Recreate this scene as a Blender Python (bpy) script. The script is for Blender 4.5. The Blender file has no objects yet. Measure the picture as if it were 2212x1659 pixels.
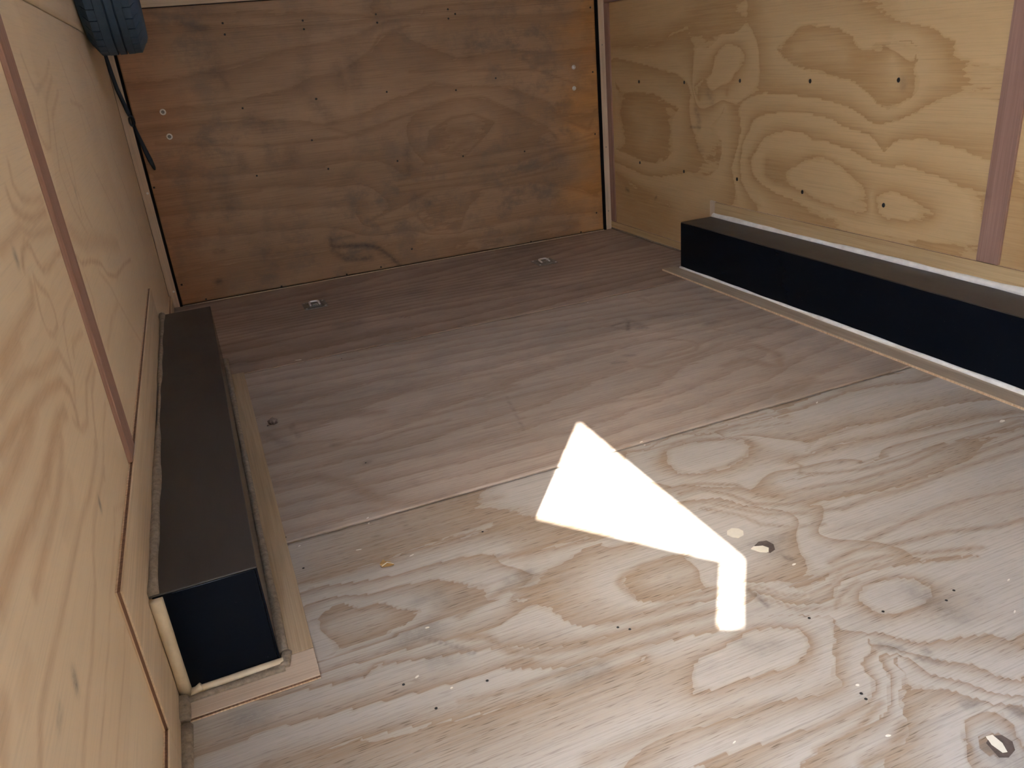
import bpy, bmesh, math, random
import numpy as np
from mathutils import Vector, Matrix
C = bpy.context.scene.collection
sc = bpy.context.scene
W = 2.42            # inside width between the side walls
CEIL = 2.0
Y0 = -5.0           # front end of the box

# ---------------------------------------------------------------- camera
cam_data = bpy.data.cameras.new('camera')
cam_data.sensor_width = 36.0
cam_data.lens = 36.0 * 1695.81 / 2212.0
cam_data.clip_start = 0.02
cam = bpy.data.objects.new('camera', cam_data)
cam.location = (0.23740, -4.02852, 1.01389)
cam.rotation_euler = (1.16580, 0.08697, -0.38741)
C.objects.link(cam)
sc.camera = cam

# ---------------------------------------------------------------- sky, sun, exposure
SUN = Vector((1.0, 1.29, -1.62)).normalized()
w = bpy.data.worlds.new('sky')
sc.world = w
w.use_nodes = True
nt = w.node_tree
bg = nt.nodes['Background']
sky = nt.nodes.new('ShaderNodeTexSky')
sky.sky_type = 'NISHITA'
sky.sun_disc = False
sky.sun_elevation = math.asin(-SUN.z)
sky.sun_rotation = math.atan2(-SUN.x, -SUN.y)
sky.air_density = 1.0
sky.dust_density = 2.0
nt.links.new(sky.outputs[0], bg.inputs[0])
bg.inputs[1].default_value = 1.0
sl = bpy.data.lights.new('sun', 'SUN')
sl.energy = 9.0
sl.angle = math.radians(0.53)
sl.color = (1.0, 0.97, 0.92)
so = bpy.data.objects.new('sun', sl)
so.rotation_euler = (-SUN).to_track_quat('Z', 'Y').to_euler()
so.location = (-4, -8, 6)
C.objects.link(so)
sc.view_settings.view_transform = 'Standard'
sc.view_settings.look = 'None'
sc.view_settings.gamma = 1.0
sc.view_settings.use_curve_mapping = False
sc.view_settings.exposure = 2.75
sc.cycles.max_bounces = 14
sc.cycles.diffuse_bounces = 8
sc.cycles.glossy_bounces = 5

# grain lines and stains measured on the surfaces: (ring value, [mm pairs]) / (width, strength, [mm pairs])
RW=[[1,[-1333,498,-1405,488,-1503,493,-1539,516,-1610,540,-1680,534,-1740,521,-1792,497,-1827,471,-1860,451,-1880,418,-1885,372,-1839,359,-1782,363,-1696,370,-1624,379,-1558,403,-1471,412,-1379,425,-1331,444,-1333,498]],[0.7,[-1506,462,-1687,468,-1776,417]],[1,[-1921,424,-1945,438,-1987,450,-2037,447,-2074,432,-2116,416,-2164,404,-2159,390,-2116,372,-2048,366,-1977,359,-1942,374,-1924,401,-1921,424]],[0.7,[-1971,407,-2065,398]],[1.5,[-1897,432,-1906,392,-1911,352]],[2,[-1393,376,-1307,400,-1251,429,-1220,495,-1287,554,-1307,582,-1367,605,-1455,620,-1530,621,-1586,600,-1674,593,-1725,585,-1783,578,-1840,559,-1888,543,-1963,530,-2024,544,-2079,536,-2127,525,-2191,516,-2255,497,-2336,494]],[2,[-1393,376,-1514,358,-1628,341,-1744,320,-1838,301,-1948,298,-2057,300,-2158,307,-2247,312,-2301,317,-2339,334]],[1.6,[-1450,553,-1634,567,-1763,535]],[3,[-1312,310,-1233,335,-1173,399,-1158,483,-1178,560,-1220,610,-1228,651,-1270,672,-1332,684,-1421,691,-1524,693,-1623,685,-1691,673,-1734,655,-1791,644,-1869,634,-1902,608,-1935,580,-1954,596,-1972,621,-2020,628,-2079,635,-2137,629,-2176,617,-2248,614,-2261,603,-2343,583]],[4,[-1155,289,-1141,345,-1101,449,-1144,551,-1164,607,-1151,661,-1115,700,-1170,728,-1234,749,-1306,761,-1387,755,-1519,751,-1626,744,-1702,734,-1767,719,-1824,693,-1857,675,-1909,666,-1971,682,-2036,706,-2084,730,-2143,751,-2189,764,-2223,769,-2268,766,-2302,762,-2341,751]],[5,[-1884,900,-1850,916,-1884,926,-1939,928,-1999,923,-2024,905,-2032,871,-2026,832,-2050,814,-2048,782,-2023,752,-1979,730,-1932,718,-1887,733,-1862,759,-1814,785,-1766,807,-1652,821,-1565,838,-1474,860,-1406,891,-1366,922,-1430,949,-1481,992,-1568,993,-1684,978,-1750,949,-1768,922,-1800,902,-1884,900]],[5.35,[-1470,912,-1599,936,-1727,878]],[5.6,[-1932,873,-1970,797]],[4,[-1782,1057,-1820,1042,-1866,1014,-1931,990,-1999,974,-2063,963,-2102,945,-2110,931,-2160,912,-2142,897,-2149,869,-2220,856,-2309,845,-2342,836]],[3.55,[-2056,1008,-2241,934,-2325,874]],[4.5,[-1288,1062,-1547,1043,-1754,983,-2075,880,-2117,807]],[3,[-858,722,-819,774,-877,806,-942,832,-959,868,-967,903,-1011,934,-1063,949,-1118,940,-1168,907,-1170,879,-1122,841,-1094,802,-1068,782,-1056,751]],[2.6,[-1098,900,-1014,847,-952,776]],[4,[-61,973,-231,965,-402,956,-517,969,-594,993,-657,1011,-758,1027,-798,984,-903,937,-957,953,-1010,990,-1095,988,-1143,1007,-1174,1047,-1175,1106]],[4.5,[-287,1063,-519,1078,-729,1101]],[5,[-77,918,-228,902,-399,876,-514,855,-666,842,-728,817,-779,780,-804,731]],[6,[-89,794,-140,744,-394,744,-510,732,-600,699,-691,684,-643,649,-620,607,-630,550,-641,486,-573,438,-478,408,-356,413,-201,439,-78,450]],[6.4,[-265,647,-448,593,-384,498]],[5,[-73,382,-224,362,-340,341,-500,345,-684,376,-780,395,-931,396,-1007,442,-1024,498,-1031,558,-966,586,-942,612,-1019,658,-1045,700]],[4,[-69,320,-193,292,-285,269,-375,260,-497,230,-615,214]]]
FL=[[1,[857,-3125,897,-3121,942,-3115,975,-3106,1003,-3108,1039,-3120,1068,-3138,1071,-3162,1063,-3183,1041,-3201,1013,-3206,982,-3206,940,-3200,886,-3191,843,-3188,818,-3182]],[0.6,[863,-3160,960,-3154,1036,-3160]],[2,[952,-3062,1012,-3071,1062,-3093,1117,-3125,1146,-3143,1131,-3167,1098,-3202,1068,-3235,1042,-3253,1049,-3268,1036,-3280,1010,-3281,972,-3272,937,-3260,882,-3255,827,-3251,777,-3242]],[3,[1158,-3216,1140,-3245,1104,-3254,1096,-3273,1096,-3292,1076,-3308,1054,-3322,1024,-3331,983,-3326,926,-3324,873,-3320,811,-3310,737,-3301]],[4,[1174,-3264,1148,-3257,1132,-3269,1127,-3293,1100,-3320,1075,-3343,1052,-3355,1010,-3360,966,-3360,937,-3361,904,-3366,869,-3374]],[5,[1166,-3274,1150,-3278,1149,-3301,1132,-3322,1102,-3336,1087,-3356,1074,-3380,1061,-3395,1036,-3405,1006,-3408,975,-3411,951,-3415]],[3,[1178,-3260,1209,-3291,1222,-3309,1249,-3330,1264,-3345,1268,-3370,1297,-3403]],[4,[1174,-3264,1181,-3286,1179,-3312,1190,-3337,1216,-3358,1225,-3378,1235,-3397,1271,-3423]],[5,[1140,-3333,1154,-3341,1173,-3352,1191,-3374,1204,-3395,1216,-3412,1255,-3435]],[2,[1164,-3211,1181,-3211,1193,-3226,1206,-3246,1228,-3264,1261,-3275,1303,-3284,1341,-3296,1361,-3324,1365,-3351]],[1,[1240,-3111,1282,-3103,1328,-3112,1361,-3135,1362,-3162,1347,-3179,1315,-3191,1278,-3195,1246,-3192,1217,-3178,1210,-3149,1219,-3129,1240,-3111]],[0.6,[1260,-3142,1311,-3164]],[1.5,[1162,-3174,1216,-3203,1318,-3240,1407,-3287]],[2,[1188,-3098,1217,-3078,1253,-3071,1293,-3072,1341,-3081,1385,-3095,1462,-3115,1518,-3135]],[3,[1067,-2985,1096,-3004,1125,-3017,1135,-3038,1148,-3061,1175,-3060,1202,-3054,1236,-3040,1270,-3037,1306,-3039,1358,-3046]],[2,[1059,-3010,1081,-3035,1093,-3072,1127,-3094,1168,-3107,1189,-3108]],[1.5,[1002,-3056,1064,-3065,1105,-3099,1140,-3119,1183,-3130]],[6,[1110,-3463,1124,-3434,1160,-3413,1199,-3413,1210,-3432,1201,-3457,1182,-3488]],[7,[1135,-3452,1169,-3450,1177,-3470,1164,-3490,1136,-3491,1126,-3474,1135,-3452]],[3,[242,-2543,294,-2552,336,-2549,391,-2550,448,-2550,521,-2547,608,-2557,729,-2574]],[4,[242,-2581,278,-2572,316,-2583,357,-2596,393,-2606,446,-2615,502,-2616,571,-2623,640,-2636,689,-2671]],[5,[240,-2634,270,-2623,299,-2621,333,-2635,381,-2656,435,-2657,488,-2663,515,-2667,538,-2683,567,-2720,601,-2743,660,-2743]],[6,[242,-2686,274,-2678,296,-2664,311,-2654,328,-2659,341,-2675,352,-2685,375,-2686,399,-2693,419,-2721,440,-2739,467,-2754,445,-2769,430,-2778,402,-2788,364,-2791,314,-2792,253,-2801]],[6.4,[291,-2724,342,-2719,388,-2739]],[5,[243,-2810,288,-2807,348,-2806,397,-2805,436,-2802,501,-2799,554,-2798,637,-2800]],[4,[242,-2842,281,-2841,316,-2845,351,-2845,375,-2847,432,-2858,481,-2861,528,-2870,554,-2869,592,-2872]],[3,[176,-2865,220,-2868,274,-2879,319,-2885,332,-2875,349,-2866,379,-2875,446,-2895,583,-2934]],[2,[28,-2937,162,-2930,316,-2953,478,-2976,610,-2981]],[1,[125,-3003,301,-3022,451,-3055,609,-3080,793,-3076]],[3,[686,-2679,742,-2687,800,-2694,857,-2704,920,-2718]],[4,[643,-2785,690,-2780,730,-2758,783,-2747,842,-2732,889,-2729]],[5,[1029,-2850,966,-2839,916,-2841,869,-2853,837,-2879,846,-2907,861,-2945,912,-2955,966,-2961,1017,-2971]],[5.4,[911,-2895,1002,-2908]],[4,[635,-2805,695,-2877,703,-2920,722,-2947,760,-2962,827,-2971,898,-2976,993,-3005]],[3,[584,-2930,622,-2960,679,-2985,759,-2997,841,-3010,970,-3037]],[2,[562,-2986,642,-3027,736,-3039,815,-3052,893,-3068,954,-3085]],[2,[1131,-2392,1192,-2418,1243,-2394,1303,-2385,1390,-2415,1496,-2422,1627,-2442]],[3,[1143,-2371,1207,-2394,1258,-2371,1316,-2363,1408,-2390,1515,-2396,1652,-2413]],[1,[1189,-2481,1233,-2443,1295,-2437,1386,-2459,1441,-2494,1445,-2530,1392,-2572,1308,-2602,1241,-2591,1188,-2560,1189,-2481]],[0.6,[1249,-2506,1360,-2532]],[2,[1139,-2606,1179,-2611,1221,-2654,1289,-2694,1298,-2744,1345,-2780]],[3,[1147,-2681,1209,-2704,1241,-2757,1308,-2824]],[4,[1143,-2720,1178,-2749,1213,-2793,1249,-2806,1282,-2856]],[4,[1380,-2411,1528,-2413,1663,-2401,1774,-2385,1891,-2368,2024,-2374,2107,-2397]],[5,[1356,-2403,1502,-2383,1666,-2359,1770,-2352,1870,-2354,2013,-2350,2171,-2344]],[3,[1405,-2465,1569,-2439,1737,-2427,1884,-2411,1995,-2437,2097,-2473]],[2,[1525,-2633,1609,-2592,1710,-2580,1819,-2610,1918,-2607,2088,-2633,2191,-2672]],[1.5,[1841,-2637,1965,-2624,2069,-2649]],[1,[1451,-2654,1608,-2638,1730,-2667,1889,-2692,2052,-2719,2148,-2754]],[2,[1597,-2742,1695,-2759,1862,-2771,1965,-2789,2084,-2803]],[3,[1383,-2718,1575,-2755,1792,-2762,1973,-2770,2115,-2780]],[2,[1368,-2829,1600,-2872,1798,-2864,1993,-2872]],[1.4,[1319,-2928,1538,-2992,1840,-2989]]]
LW=[[3,[-2729,942,-2735,901,-2755,866,-2862,846,-2930,832]],[4,[-2729,917,-2735,876,-2679,850,-2577,840,-2514,836]],[5,[-2607,955,-2651,892,-2578,869,-2489,863]],[3,[-2955,819,-2841,834,-2768,847,-2715,833,-2633,815,-2526,807]],[2,[-2818,797,-2800,818,-2765,823,-2735,810,-2714,779,-2685,763,-2607,766,-2513,763]],[1,[-2788,759,-2766,776,-2735,756,-2714,722,-2725,696,-2756,691,-2808,711,-2814,735,-2788,759]],[2,[-3059,762,-2979,752,-2883,753,-2822,763,-2818,797]],[2,[-2770,671,-2753,641,-2749,620,-2683,674,-2522,684]],[3,[-3123,727,-3042,730,-2948,711,-2852,692,-2770,671]],[4,[-3191,690,-3091,685,-2961,669,-2854,638,-2791,590,-2735,625,-2569,625]],[5,[-3234,666,-3150,656,-3087,656,-2968,642,-2884,613,-2831,562,-2764,538,-2665,552,-2629,588]],[6,[-2742,480,-2655,486,-2648,540,-2561,565]],[6,[-3289,636,-3199,631,-3053,588,-2982,590,-2911,588]],[6.6,[-3315,598,-3225,590,-3106,566,-3031,571]],[7,[-3385,550,-3285,548,-3183,534,-3110,531,-3075,562]],[8,[-3410,490,-3320,492,-3182,470,-3103,481,-3001,456]],[7,[-2959,360,-2851,372,-2737,384,-2628,334]],[8,[-3316,392,-3209,393,-3114,384,-3011,381]],[9,[-3213,284,-3133,280,-3037,207]],[2,[-1903,1011,-2117,966,-2166,927,-2241,869,-2207,793,-2107,719,-2038,693]],[1,[-2025,931,-2034,874,-2082,814,-2053,757,-2013,724]],[3,[-2327,985,-2349,949,-2317,920,-2262,916,-2185,958,-2139,996,-1931,1043]],[3,[-2393,774,-2349,743,-2302,701,-2126,668,-2022,625,-1887,581,-1753,567,-1601,552,-1532,502]],[2,[-1429,907,-1470,966,-1718,987]],[4,[-2103,629,-2027,575,-1944,516,-1906,441]],[4,[-2401,707,-2357,624,-2324,550,-2265,498]],[3,[-1320,831,-1248,686,-1104,534,-1100,459]],[4,[-1009,807,-909,642,-797,456,-902,361]]]
BW=[[1,[161,1290,413,1264,773,1240,963,1232,1159,1209,1418,1210]],[2,[175,1247,403,1223,762,1188,1054,1185,1312,1204,1474,1230,2149,1216]],[3,[84,992,264,1010,547,1055,743,1092,941,1108,1095,1132,1256,1180,1575,1176,2026,1155,2351,1143]],[4,[58,889,235,892,417,887,609,904,811,939,1020,986,1155,1058,1206,1119,1357,1154]],[5,[42,828,219,826,497,823,876,751,1143,791,1312,842,1449,883,1558,858,1855,829,1935,779,2053,736,2122,664,2325,642]],[4,[1550,977,1779,997,1848,1001,2011,978,2342,971]],[4.5,[1328,948,1545,938,2005,897,2245,802]],[6,[112,756,565,691,967,682,1243,740,1528,800,1699,793,1867,703,2043,608,2101,536]],[7,[1376,581,1398,661,1517,710,1633,718,1744,663,1665,588,1563,515,1376,581]],[6,[1342,501,1609,509,1974,518,2162,506,2333,542]],[5,[1200,446,1485,450,1844,446,2098,492,2358,511]],[4,[1004,261,1179,310,1359,370,1714,375,1964,397,2094,448,2355,460]],[5,[76,611,349,583,640,574,841,557]],[4,[67,536,334,517,625,496,928,453]],[3,[61,439,314,430,705,381,1020,355]],[3,[1264,264,1406,287,1543,244,1496,149,1331,164,1264,264]],[3,[1590,337,1958,330,2211,248,2342,194]],[2,[71,328,484,302,790,273]],[2,[1567,137,1943,148,2338,111]],[1,[54,178,357,176,769,158,1210,128,1683,72,2201,72]]]
SB=[[0.014,0.75,[810,206,809,173,834,160,931,149,996,139,1048,116,1087,75,1126,29]],[0.022,0.55,[810,178,815,145,847,111,866,92,930,80,997,76]],[0.026,0.5,[1057,97,1102,61,1141,14]],[0.012,0.4,[810,206,864,207,928,199]],[0.02,0.6,[231,89,243,90]],[0.016,0.45,[256,236,290,232]],[0.05,0.35,[694,646,692,607]],[0.05,0.32,[443,1117,444,1028]],[0.02,0.35,[420,1044,473,972]],[0.02,0.4,[324,1241,347,1227,434,1204]],[0.03,0.35,[461,656,467,616]],[0.03,0.35,[1266,595,1262,491]],[0.05,0.3,[1056,1020,1059,916]],[0.04,0.3,[981,998,995,903]],[0.05,0.25,[855,1173,838,1029,802,922]],[0.04,0.3,[836,862,912,777]],[0.05,0.3,[553,816,601,773]],[0.04,0.3,[1276,350,1339,308]],[0.04,0.3,[937,503,970,509]],[0.05,0.25,[362,513,378,411]],[0.06,0.22,[433,247,485,207]],[0.05,0.3,[1660,1056,1641,989]]]
SF=[[0.012,0.5,[1163,-3236,1185,-3260]],[0.02,0.3,[963,-3126,976,-3150,1004,-3152]],[0.03,0.35,[1328,-3159,1327,-3193,1336,-3240]],[0.006,0.7,[1066,-3019,1064,-3061]],[0.006,0.7,[1059,-3010,1059,-3025]],[0.008,0.6,[1219,-3282,1220,-3287]],[0.008,0.5,[1195,-3288,1217,-3311]],[0.012,0.7,[1233,-3437,1235,-3450]],[0.012,0.6,[1180,-3396,1192,-3399]],[0.008,0.7,[1189,-2957,1197,-2970]],[0.006,0.5,[426,-2810,436,-2826,459,-2850,481,-2875,505,-2902,517,-2921]],[0.03,0.4,[411,-2828,437,-2822,470,-2816]],[0.02,0.3,[464,-2728,512,-2722]],[0.02,0.25,[499,-2755,558,-2761]],[0.03,0.3,[452,-2905,473,-2916]],[0.03,0.3,[656,-3056,707,-3063]],[0.02,0.4,[655,-2755,699,-2752]],[0.03,0.3,[1605,-1537,1674,-1522]],[0.02,0.35,[1679,-1459,1688,-1566]],[0.05,0.3,[677,-821,735,-828]],[0.05,0.25,[1486,-699,1558,-805]],[0.03,0.35,[97,-2886,135,-2894]],[0.03,0.3,[211,-1029,294,-1058]],[0.02,0.35,[267,-1738,316,-1839]],[0.005,0.4,[340,-1710,354,-1811]],[0.03,0.45,[1136,-3473,1146,-3487,1167,-3480]],[0.025,0.35,[1167,-2893,1198,-2903,1185,-2930]],[0.02,0.35,[1202,-2899,1240,-2906]],[0.02,0.3,[669,-2750,687,-2779]],[0.03,0.35,[1896,-1686,1931,-1680]],[0.012,0.7,[1668,-1488,1618,-1569]],[0.01,0.6,[1592,-1492,1652,-1476]],[0.01,0.6,[1655,-1573,1690,-1587]],[0.012,0.5,[1482,-1787,1506,-1803]],[0.01,0.5,[1415,-1825,1452,-1841]],[0.02,0.4,[2072,-1427,2127,-1498]],[0.02,0.35,[2065,-1572,2084,-1599]],[0.02,0.4,[2163,-1945,2192,-1988]],[0.035,0.3,[1782,-1486,1911,-1558]],[0.02,0.45,[660,-783,757,-802]],[0.006,0.6,[920,-856,950,-884]],[0.006,0.5,[750,-952,745,-1021]],[0.012,0.6,[499,-2079,507,-2078]],[0.012,0.5,[439,-1921,454,-1924]],[0.005,0.35,[349,-1697,359,-1809]],[0.004,0.35,[998,-1881,955,-2131]]]
SR=[[0.012,0.6,[-169,246,-199,240]],[0.008,0.5,[-470,230,-483,243]],[0.02,0.35,[-829,683,-859,635,-850,607]],[0.006,0.5,[-790,604,-870,605]],[0.025,0.3,[-925,754,-953,724]],[0.02,0.3,[-851,518,-881,504]],[0.02,0.35,[-1983,802,-1987,792]]]
SL=[[0.012,0.7,[-3229,436,-3233,430]],[0.009,0.8,[-2844,446,-2848,440]],[0.012,0.6,[-2843,822,-2844,815]],[0.008,0.4,[-3301,456,-3322,455]],[0.012,0.35,[-2100,821,-2109,814]]]
BLW=[[0.014,0.5,[-2693,926,-2712,899,-2688,875,-2614,863,-2520,853]],[0.016,0.6,[-2764,894,-2762,873,-2714,853,-2643,839,-2528,834]],[0.016,0.5,[-2914,841,-2837,843,-2758,845,-2711,827,-2632,815,-2519,804]],[0.012,0.7,[-2822,800,-2799,816,-2760,822,-2733,812,-2723,789,-2701,770,-2643,764,-2560,766,-2503,760]],[0.012,0.6,[-2776,778,-2767,764,-2720,737,-2715,709,-2727,692,-2768,688,-2804,702,-2812,726,-2803,748,-2787,769]],[0.022,0.6,[-2806,773,-2834,756,-2905,752,-2999,752,-3072,754]],[0.035,0.6,[-2980,746,-3046,748,-3089,745]],[0.02,0.6,[-3142,717,-3069,715,-2996,708,-2924,685,-2778,664,-2768,648,-2747,620]],[0.012,0.5,[-2513,686,-2630,690,-2684,680,-2715,648,-2740,607,-2781,588]],[0.02,0.7,[-3188,691,-3104,684,-3009,671,-2925,659,-2827,636,-2797,608,-2797,577,-2811,562]],[0.014,0.5,[-2542,628,-2659,641,-2683,627]],[0.014,0.6,[-2538,567,-2649,571,-2703,554,-2742,537,-2798,546,-2833,575]],[0.013,0.6,[-2537,555,-2633,546,-2689,518,-2729,490,-2836,482]],[0.012,0.45,[-2540,490,-2640,478,-2724,456,-2758,442]],[0.026,0.6,[-3236,665,-3184,663,-3128,658,-3070,658,-3006,665]],[0.026,0.6,[-3079,594,-3015,605,-2961,601,-2900,612,-2862,603]],[0.014,0.5,[-2133,902,-2121,850,-2109,796,-2129,767]],[0.05,0.4,[-2405,797,-2306,757,-2212,719,-2022,699,-1763,642,-1578,602]],[0.01,0.75,[-2391,740,-2314,701,-2191,682,-2043,644,-1988,607,-1839,569,-1556,543,-1339,512]],[0.016,0.4,[-2118,641,-2007,586,-1945,529,-1828,436,-1678,330]],[0.016,0.4,[-1945,529,-2139,539,-2324,528]],[0.016,0.35,[-2321,685,-2313,632,-2356,578,-2398,524]],[0.014,0.4,[-1667,835,-1513,741,-1378,643,-1340,558]],[0.014,0.4,[-929,784,-790,652,-706,523,-614,382]],[0.014,0.45,[-1903,1011,-2117,966,-2166,927,-2241,869,-2207,793,-2107,719]],[0.014,0.45,[-2025,931,-2034,874,-2082,814,-2053,757,-2013,724]],[0.014,0.45,[-2327,985,-2349,949,-2317,920,-2262,916,-2185,958,-2139,996,-1931,1043]],[0.014,0.45,[-1429,907,-1470,966,-1718,987]],[0.014,0.45,[-2272,1078,-2252,1036,-2223,1015,-2030,1042,-1905,1075]],[0.014,0.45,[-1702,1113,-1649,1037,-1569,961,-1571,906]],[0.014,0.45,[-1139,1132,-929,1037,-847,917,-888,797]],[0.024,0.6,[-3034,667,-3097,666,-3157,663,-3209,662,-3237,665]],[0.028,0.7,[-2906,613,-3002,609,-3076,602,-3170,603,-3245,612,-3289,614,-3336,611]],[0.022,0.6,[-2933,594,-2988,573,-3057,563,-3136,562,-3188,561,-3245,559]],[0.014,0.6,[-2734,498,-2774,486,-2897,483,-2988,493,-3070,492,-3158,493,-3248,494,-3306,497,-3353,495,-3396,476]],[0.014,0.5,[-2728,453,-2780,451,-2908,454,-2977,440,-3026,417,-3101,404,-3163,395,-3222,393,-3307,382]],[0.009,0.45,[-2634,334,-2720,370,-2760,386,-2839,369,-2972,362,-3033,352,-3129,344,-3215,339,-3262,335]],[0.009,0.45,[-2953,291,-3036,282,-3142,286,-3214,285]],[0.03,0.5,[-3408,561,-3434,552,-3457,540]],[0.04,0.25,[-2966,546,-3010,521,-3073,524]],[0.04,0.25,[-3329,541,-3374,531]]]
BBW=[[0.014,0.45,[161,1290,413,1264,773,1240,963,1232,1159,1209,1418,1210]],[0.014,0.45,[175,1247,403,1223,762,1188,1054,1185,1312,1204,1474,1230,2149,1216]],[0.014,0.45,[84,992,264,1010,547,1055,743,1092,941,1108,1095,1132,1256,1180,1575,1176,2026,1155,2351,1143]],[0.014,0.45,[58,889,235,892,417,887,609,904,811,939,1020,986,1155,1058,1206,1119,1357,1154]],[0.014,0.45,[42,828,219,826,497,823,876,751,1143,791,1312,842,1449,883,1558,858,1855,829,1935,779,2053,736,2122,664,2325,642]],[0.014,0.45,[1550,977,1779,997,1848,1001,2011,978,2342,971]],[0.014,0.45,[1328,948,1545,938,2005,897,2245,802]],[0.014,0.45,[112,756,565,691,967,682,1243,740,1528,800,1699,793,1867,703,2043,608,2101,536]],[0.014,0.45,[1376,581,1398,661,1517,710,1633,718,1744,663,1665,588,1563,515,1376,581]],[0.014,0.45,[1342,501,1609,509,1974,518,2162,506,2333,542]],[0.014,0.45,[1200,446,1485,450,1844,446,2098,492,2358,511]],[0.014,0.45,[1004,261,1179,310,1359,370,1714,375,1964,397,2094,448,2355,460]],[0.014,0.45,[76,611,349,583,640,574,841,557]],[0.014,0.45,[67,536,334,517,625,496,928,453]],[0.014,0.45,[61,439,314,430,705,381,1020,355]],[0.014,0.45,[1264,264,1406,287,1543,244,1496,149,1331,164,1264,264]],[0.014,0.45,[1590,337,1958,330,2211,248,2342,194]],[0.014,0.45,[71,328,484,302,790,273]],[0.014,0.45,[1567,137,1943,148,2338,111]],[0.014,0.45,[54,178,357,176,769,158,1210,128,1683,72,2201,72]],[0.016,0.4,[-51,467,229,473,523,490]],[0.05,0.4,[1387,580,1509,648,1621,614,1497,545]],[0.04,0.4,[1925,665,1980,594,1832,579]],[0.02,0.45,[2114,719,2133,641,2295,568,2324,620]],[0.014,0.5,[1195,415,1480,408,1778,400,2030,433,2330,474]],[0.014,0.5,[1134,381,1418,384,1712,353,2090,380]],[0.03,0.35,[1836,992,2007,927,2252,916]],[0.02,0.4,[875,742,1021,685,1185,716]],[0.03,0.3,[53,519,281,495]],[0.04,0.35,[2243,780,2331,750]],[0.03,0.4,[2289,1128,2349,1093]]]
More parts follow.
